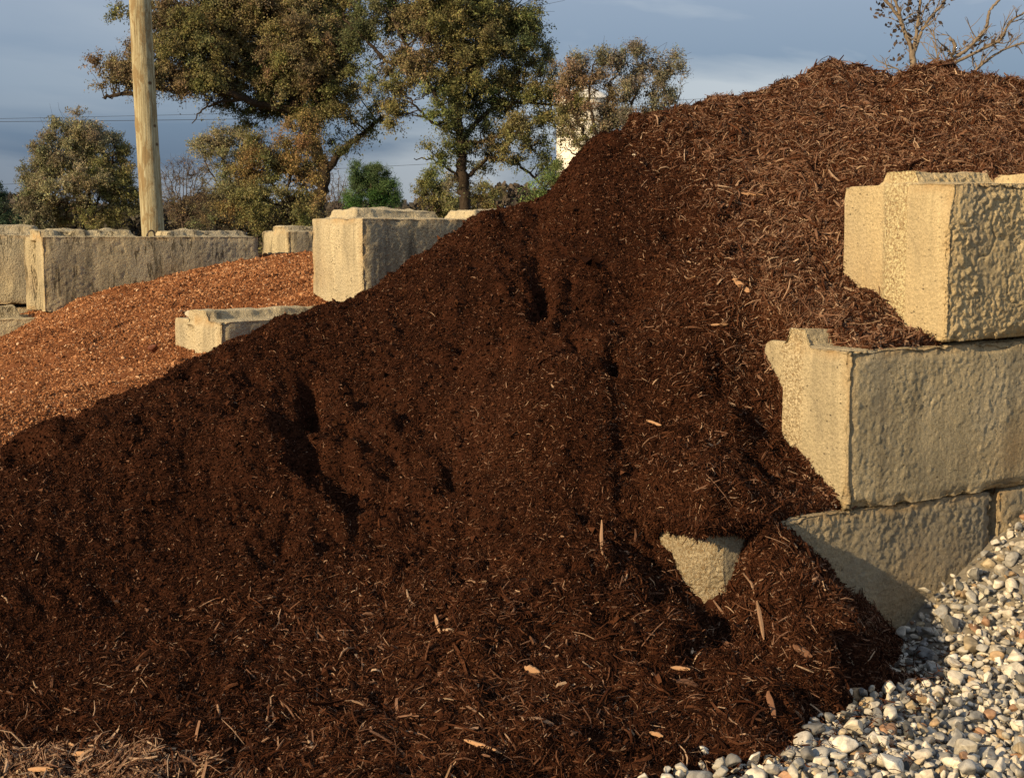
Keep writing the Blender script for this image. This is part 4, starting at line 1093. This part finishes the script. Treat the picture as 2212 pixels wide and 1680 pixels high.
# olive and orange trees beneath the oak
tree('small_tree', 'pale olive-tan tree under the long oak limb, right of the bare brush', 58,
 [(5, 4, [(520, 510, 0), (520, 470, 0), (518, 430, 0)]), (3, 1, [(518, 430, 0), (490, 370, 0), (470, 310, 0), (460, 270, 0)]), (3, 1, [(519, 430, 0), (520, 360, 0), (515, 290, 0)]), (3, 1, [(520, 440, 0), (470, 400, 0), (440, 340, 0)])],
 [(480, 290, 55, 36, 0, .8, 6), (450, 320, 38, 36, 0, .75, 6), (520, 300, 40, 40, 0, .8, 6), (500, 360, 62, 48, 0, .8, 6), (530, 430, 60, 50, 0, 1.3, 4), (480, 440, 40, 50, .3, 1.2, 6), (440, 470, 60, 30, .6, .8, 4), (450, 370, 26, 26, 0, .5, 6)],
 CO, 105, lpm=560, leaf=.14, sub=.38, twig=.013, group=TG)
tree('small_tree', 'bushy orange-brown tree in front of the oak trunk', 46,
 [(5, 4, [(610, 520, 0), (612, 480, 0), (615, 440, 0)]), (3.5, 1, [(615, 440, 0), (630, 370, 0), (645, 300, 0), (655, 235, 0)]), (3.5, 1, [(614, 440, 0), (580, 380, 0), (560, 320, 0), (555, 290, 0)]), (3, 1, [(616, 445, 0), (660, 390, 0), (685, 330, 0)]), (3, 1, [(612, 450, 0), (550, 420, 0), (510, 390, 0)])],
 [(655, 260, 24, 36, 0, 1, 3), (650, 310, 46, 40, 0, 1, 3), (570, 330, 52, 42, 0, 1, 3), (610, 360, 72, 50, .3, 1, 0), (540, 370, 44, 44, 0, 1, 3), (670, 370, 34, 50, 0, 1, 3), (560, 430, 72, 48, -.3, 1, 0), (640, 440, 58, 46, 0, 1, 0), (520, 460, 42, 34, 0, .9, 3), (600, 480, 80, 26, 0, 1, 0), (690, 420, 26, 44, -.4, .9, 3), (560, 300, 40, 24, 0, .8, 0), (690, 330, 22, 34, 0, .8, 3)],
 CO, 106, lpm=900, leaf=.12, sub=.34, twig=.013, group=TG)
# green conifers
tree('pine_tree', 'bright green bushy pine between the oak trunk and the square grey block', 66,
 [(4, 3, [(800, 520, 0), (800, 450, 0), (800, 400, 0), (800, 365, 0)]), (2, 1, [(800, 430, 0), (770, 400, 0), (772, 370, 0)]), (2, 1, [(800, 430, 0), (835, 410, 0), (838, 380, 0)])],
 [(775, 385, 20, 26, 0, 2.6, 2), (815, 380, 26, 28, 0, 2.6, 2), (845, 410, 20, 20, 0, 2.4, 2), (790, 420, 42, 26, 0, 2.4, 2), (830, 430, 34, 20, 0, 2.3, 5), (765, 435, 22, 18, 0, 2.3, 5), (800, 400, 40, 34, .3, 2.0, 2)],
 [OLV, BRN, (.048, .070, .030), ORG, GRY, (.035, .07, .02), TANL], 107, lpm=900, leaf=.15, sub=.34, twig=.012, asp=.3, group=TG)
tree('pine_tree', 'dull green tree left of the middle oak trunk, above the square grey block', 62,
 [(4, 3, [(935, 520, 0), (936, 450, 0), (938, 400, 0)]), (2, 1, [(938, 420, 0), (915, 390, 0)]), (2, 1, [(938, 420, 0), (960, 390, 0)])],
 [(925, 385, 30, 24, 0, 1.1, 2), (950, 400, 36, 28, 0, 1.1, 2), (905, 420, 24, 24, 0, 1., 0), (950, 440, 48, 26, 0, 1, 0), (1040, 425, 46, 30, .5, .7, 0)],
 CO, 108, lpm=800, leaf=.15, sub=.36, twig=.012, group=TG)
tree('shrub', 'yellow-green shrub peeping over the mulch shoulder below the silo', 40,
 [(3, 2, [(1155, 520, 0), (1155, 450, 0), (1158, 410, 0)]), (2, 1, [(1157, 430, 0), (1130, 405, 0)]), (2, 1, [(1157, 430, 0), (1190, 390, 0)])],
 [(1140, 415, 34, 20, 0, 1.2, 2), (1180, 400, 34, 26, 0, 1.2, 2), (1205, 375, 22, 22, 0, 1.1, 2), (1160, 435, 44, 18, 0, 1.2, 2)],
 [OLV, BRN, (.085, .105, .034), ORG, GRY, DKG, TANL], 109, lpm=1000, leaf=.10, sub=.28, twig=.010, cat='shrub', group=TG)
# bare brush
tree('bare_shrub', 'leafless grey brush directly right of the wooden pole', 56,
 [(3, 2, [(395, 520, 0), (395, 480, 0)])] + [(1.6, .5, [(395, 490, 0), (395 + a * .5, 430, 0), (395 + a, 345 + abs(a) * .5, 0)]) for a in (-48, -35, -22, -10, 2, 12, 25, 38, 52, 66)],
 [(370, 380, 32, 40, 0, .10, 1), (410, 380, 40, 44, 0, .10, 1), (400, 440, 66, 50, 0, .22, 1), (450, 440, 34, 50, 0, .2, 1)],
 CO, 110, lpm=500, leaf=.10, sub=.26, twig=.012, bare=4, bark=bark_mat('brush_bark', (.06, .045, .035), (.13, .095, .07)), cat='shrub', group=TG)
tree('bare_shrub', 'leafless purple-grey brush between the dark oak trunk and the bright pine', 70,
 [(3, 2, [(728, 520, 0), (728, 480, 0)])] + [(1.4, .5, [(728, 490, 0), (728 + a * .5, 430, 0), (728 + a, 370 + abs(a) * .5, 0)]) for a in (-30, -18, -8, 4, 14, 26)],
 [(728, 400, 30, 30, 0, .08, 1), (728, 450, 34, 34, 0, .15, 1)],
 CO, 111, lpm=400, leaf=.10, sub=.28, twig=.012, bare=4, bark=bark_mat('brush_bark', (.07, .055, .05), (.14, .11, .09)), cat='shrub', group=TG)
tree('conifer', 'dark blue-green conifer at the far left edge above the blocks', 70,
 [(4, 3, [(-10, 530, 0), (-8, 470, 0), (-8, 410, 0)]), (2, 1, [(-8, 470, 0), (20, 450, 0)])],
 [(-15, 440, 34, 30, 0, 1.2, 5), (5, 480, 44, 30, 0, 1.2, 5), (25, 500, 30, 20, 0, 1.1, 5), (-20, 410, 18, 14, 0, 1.2, 5)],
 [OLV, BRN, GRN, ORG, GRY, (.02, .032, .018), TANL], 112, lpm=800, leaf=.15, sub=.36, twig=.012, group=TG)

# bare trees on the skyline at the right
def twigs(rng, path, n, ln, s):
    out = []
    for _ in range(n):
        j = rng.integers(2, len(path) - 1); p = path[j]; t = path[min(j + 1, len(path) - 1)] - path[j - 1]; t /= np.linalg.norm(t) + 1e-9
        d = t + rng.normal(0, .75, 3) + np.array([0, 0, .45]); d /= np.linalg.norm(d)
        L = ln * rng.uniform(.4, 1.3); w = smooth_path([p, p + d * L * .5 + rng.normal(0, .06 * L, 3), p + d * L + rng.normal(0, .12 * L, 3)], 4)
        out.append(w)
    return out
def bare_tree(label, Y, limbs, seed, ntw, leafpx, name='bare_tree'):
    rng = np.random.default_rng(seed); s = Y / F; paths = []; LC = []
    for r0, r1, pts in limbs:
        w = smooth_path([P(p[0], p[1], Y + (p[2] if len(p) > 2 else 0)) for p in pts], 7, .5 * s, rng)
        paths.append((w, np.linspace(r0, r1, len(w)) * s))
    main = list(paths)
    for (w, r_) in main:
        L = np.linalg.norm(w[-1] - w[0])
        for t1 in twigs(rng, w, int(ntw * L), .75, s):
            paths.append((t1, np.linspace(.020, .009, len(t1))))
            for t2 in twigs(rng, t1, 4, .35, s): paths.append((t2, np.linspace(.010, .005, len(t2))))
            if rng.random() < .5: LC.append(t1[-1])
    base = main[0][0][0]; root = empty(name, (base[0], base[1], -.3)); tag(root, label, 'tree', 'bare trees on the skyline')
    w, rad = paths[0]; paths[0] = (np.vstack([[w[0][0], w[0][1], -.3], w]), np.r_[rad[0] * 1.4, rad])
    tr = tubes('trunk', paths, M_BARK2, 6); child_offset(tr, root)
    lc = np.concatenate([P(a, b, Y)[None] + rng.normal(0, 1, (n, 3)) * np.array([rx * s, .5, ry * s]) for a, b, rx, ry, n in leafpx])
    V, Q = leaves_arrays(lc, .13, rng, .6)
    cr = np_mesh('crown', V, Q.ravel(), np.full(len(Q), 4), M_LEAF, smooth=False, attrs={'tint': np.tile(np.array([[.085, .06, .045]]), (len(V), 1)) * np.repeat(rng.uniform(.5, 1.3, (len(lc), 1)), 4, 0)}); child_offset(cr, root)
    return root
bare_tree('upright forked bare tree with a few dead leaves behind the mulch peak', 42,
 [(8, 6.5, [(1974, 200), (1973, 150), (1971, 108)]), (5, 3, [(1971, 110), (1958, 80), (1945, 45), (1925, 15), (1897, -15)]), (4, 2, [(1948, 55), (1942, 25), (1930, -10), (1925, -60)]),
  (4.2, 2.5, [(1973, 112), (1980, 70), (1986, 20), (1990, -40)]), (4, 2.5, [(1975, 112), (1990, 70), (2010, 38), (2032, 14), (2055, -20)]), (2, 1, [(1955, 165), (1935, 148), (1915, 150), (1902, 162)])],
 201, 3.2, [(1960, 30, 22, 25, 70), (2005, 25, 12, 18, 36), (1965, 70, 16, 14, 30), (1950, 120, 12, 18, 30), (1900, 15, 8, 14, 22), (1975, 5, 35, 10, 60), (1985, 140, 14, 8, 14)])
bare_tree('spreading leafless tree leaning right at the skyline in the upper right corner', 40,
 [(7, 5.5, [(2052, 200), (2052, 160), (2056, 128)]), (4.5, 2.5, [(2056, 130), (2085, 110), (2110, 85), (2130, 60), (2138, 25), (2158, 0), (2175, -25)]), (4, 1.8, [(2058, 138), (2095, 120), (2140, 98), (2165, 83), (2180, 50), (2212, 28), (2250, 10)]),
  (4.5, 3.4, [(2054, 125), (2062, 108), (2060, 92), (2052, 84)]), (3, 1.4, [(2055, 118), (2048, 108), (2038, 98)]), (3.2, 2, [(2085, 175), (2110, 150), (2140, 125), (2175, 105), (2212, 92), (2250, 82)]), (1.5, .7, [(2028, 160), (2024, 120), (2020, 85), (2012, 60)])],
 202, 4.2, [(2125, 88, 16, 7, 45), (2045, 115, 12, 10, 16), (2105, 110, 20, 10, 16)])

# far wood and field, stuff
def far_wood():
    rng = np.random.default_rng(77); n = 60000
    a = rng.uniform(-.62, .62, n); Yd = 120 + rng.uniform(0, 12, n); x = a * Yd
    h = 4.6 + 1.8 * fbm2(np.c_[x / 5, Yd * 0], 1, 3, 5) + .5 * fbm2(np.c_[x, Yd * 0], 1, 2, 6)
    z = -.5 + rng.random(n) ** .8 * (h + .5)
    V, Q = leaves_arrays(np.c_[x, Yd, z], .55, rng, .8)
    c = np.array([.075, .062, .048]) * np.exp(rng.normal(0, .25, (n, 1))) * (1 + .25 * fbm2(np.c_[x / 8, x * 0], 1, 2, 9)[:, None] * np.array([1, .6, .3]))
    o = np_mesh('far_wood', V, Q.ravel(), np.full(len(Q), 4), M_LEAF, smooth=False, attrs={'tint': np.repeat(c, 4, 0)})
    tag(o, 'dim brown line of distant woodland along the horizon', 'wood', kind='stuff')
    n = 30000
    Yd = rng.uniform(26, 34, n); x = rng.uniform(-.45, .3, n) * Yd
    hh = .75 + .5 * fbm2(np.c_[x, Yd], 2.2, 2, 8)
    z = -.2 + rng.random(n) * (hh + .75)
    V, Q = leaves_arrays(np.c_[x, Yd, z], .13, rng, .25)
    c = np.array([.13, .115, .045]) * np.exp(rng.normal(0, .3, (n, 1)))
    o = np_mesh('rough_grass', V, Q.ravel(), np.full(len(Q), 4), M_LEAF, smooth=False, attrs={'tint': np.repeat(c, 4, 0)})
    tag(o, 'yellow-green rough grass and weeds just beyond the far block wall', 'grass', kind='stuff')
far_wood()

# ground
m = Mat('field_soil', .95, .1)
gn = m.noise(.35, 6, .65)
m.color(m.ramp(gn, [(0.3, (.10, .08, .045)), (.55, (.16, .125, .075)), (.8, (.10, .11, .04))])); m.bump(m.noise(9, 5, .7), .6, .03)
gv = np.array([(-600, -60, -.05), (600, -60, -.05), (600, 900, -.05), (-600, 900, -.05)], float)
g = np_mesh('ground', gv, np.array([0, 1, 2, 3]), [4], m.m, smooth=False); tag(g, kind='structure')

# ------------------------------------------------------------------ wooden pole
def pole():
    rng = np.random.default_rng(9); Y = 17.0; s = Y / F
    b = P(329, 505, Y); t = P(304, -5, Y); d = (t - b) / np.linalg.norm(t - b)
    z0 = -.4; p0 = b + d * ((z0 - b[2]) / d[2]); Ltot = 9.5
    nr, ns = 380, 48
    V = []
    hgt = np.linspace(0, Ltot, nr); ang = np.arange(ns) * 2 * math.pi / ns
    H, Aa = np.meshgrid(hgt, ang, indexing='ij')
    R = (24.9 - 2.6 * (H / 5.5)) * s * 1.0
    R = np.maximum(R, .075)
    q = np.c_[np.cos(Aa).ravel() * .4, np.sin(Aa).ravel() * .4, H.ravel() * .12]
    R = R.ravel() * (1 + .018 * fbm3(q * 3 + 3, .25, 3, 5) + .012 * fbm3(q * np.array([6, 6, 1]), .15, 2, 6))
    q2 = np.c_[np.cos(Aa).ravel(), np.sin(Aa).ravel(), H.ravel()]
    for _ in range(26):
        k = np.array([*rng.normal(size=2), 0]); k /= np.linalg.norm(k); k[2] = rng.uniform(.5, 8)
        dd = ((q2[:, :2] - k[:2]) ** 2).sum(1) * 6 + ((q2[:, 2] - k[2]) / .05) ** 2; R += .006 * np.exp(-dd)
    V = np.c_[np.cos(Aa).ravel() * R, np.sin(Aa).ravel() * R, H.ravel()]
    V[:, 0] += d[0] / d[2] * V[:, 2] + .012 * np.sin(V[:, 2] * 1.1); V[:, 1] += d[1] / d[2] * V[:, 2]
    i = np.arange(nr - 1)[:, None] * ns; j = np.arange(ns)[None]; j2 = (j + 1) % ns
    Q = np.stack([i + j, i + j2, i + ns + j2, i + ns + j], -1).reshape(-1, 4)
    m = Mat('weathered_pole', .85, .15)
    g = m.noise(9, 6, .7, .5, mapscale=(6, 6, .28))
    c = m.ramp(g, [(0.30, (.12, .085, .045)), (.44, (.30, .25, .145)), (.58, (.43, .385, .245)), (.75, (.55, .51, .36))])
    bl = m.noise(7.0, 5, .65, .5, mapscale=(1.3, 1.3, .5))
    c = m.mix(m.ramp(bl, [(.50, 0.0), (.58, .85)]), c, (.24, .17, .085))
    k = m.voro(3.2, mapscale=(1, 1, 1.3)); kd = m.ramp(k.outputs['Distance'], [(0.05, 1.0), (0.12, 0.0)])
    c = m.mix(kd, c, (.10, .06, .03))
    m.color(c); m.bump(g, .8, .02)
    o = np_mesh('utility_pole', V, np.concatenate([Q.ravel(), np.arange(ns)[::-1] + (nr - 1) * ns]), np.concatenate([np.full(len(Q), 4), [ns]]), m.m)
    o.location = p0
    tag(o, 'bare weathered yellowish wooden pole standing behind the long hooked block', 'pole')
pole()

# overhead wires
m = Mat('wire', .6, .3); m.color((.03, .03, .035)); M_WIRE = m.m
def wire(a, b, Y0, Y1, sag, rad, label):
    p0 = P(a[0], a[1], Y0); p1 = P(b[0], b[1], Y1); t = np.linspace(0, 1, 40)[:, None]
    w = p0 * (1 - t) + p1 * t; w[:, 2] -= sag * 4 * (t * (1 - t))[:, 0]
    o = tubes('power_line', [(w, np.full(40, rad))], M_WIRE, 5); tag(o, label, 'power line', 'overhead wires beyond the trees')
wire((-300, 262), (2700, 160), 70, 82, .35, .009, 'upper of the twin wires crossing behind the pole at mid height')
wire((-300, 264), (2700, 168), 69, 81, .62, .012, 'lower and thicker of the twin wires crossing behind the pole')
wire((-300, 412), (2700, 250), 86, 110, .30, .011, 'lowest wire, crossing the sky gap left of the middle oak')

# silo
def silo():
    Y = 95.0; s = Y / F; c = P(1260, 300, Y); R = 57 * s; top = P(1262, 217, Y)[2]
    root = empty('silo', (c[0], c[1], -.3)); tag(root, 'tall cream-white cylindrical silo half hidden behind the thin brown tree', 'silo')
    prof = [(R, -.3)]; z = -.3
    n = 16
    for i in range(n):
        z1 = -.3 + (top + .3) * (i + 1) / n; prof += [(R, z1 - .03), (R + .035, z1 - .02), (R + .035, z1), (R, z1 + .01)]
    ns = 56; ang = np.arange(ns) * 2 * math.pi / ns
    def lathe(name, prof, mat):
        V = np.array([(r * math.cos(a), r * math.sin(a), zz) for r, zz in prof for a in ang]); k = len(prof)
        i = np.arange(k - 1)[:, None] * ns; j = np.arange(ns)[None]; j2 = (j + 1) % ns
        Q = np.stack([i + j, i + j2, i + ns + j2, i + ns + j], -1).reshape(-1, 4)
        o = np_mesh(name, V + np.array([0, 0, .3]), Q.ravel(), np.full(len(Q), 4), mat, smooth=False); o.parent = root; return o
    m = Mat('silo_paint', .6, .3); m.color(m.mix(m.ramp(m.noise(.8, 4, .6, mapscale=(1, 1, .2)), [(.4, 0.0), (.7, .3)]), (.80, .76, .66), (.62, .56, .44)))
    lathe('wall', prof, m.m)
    lathe('roof', [(R + .12, top + .0), (R + .12, top + .06), (R * .75, top + .45), (R * .3, top + .8), (.25, top + .9), (.25, top + 1.05), (0.01, top + 1.1)], m.m)
silo()
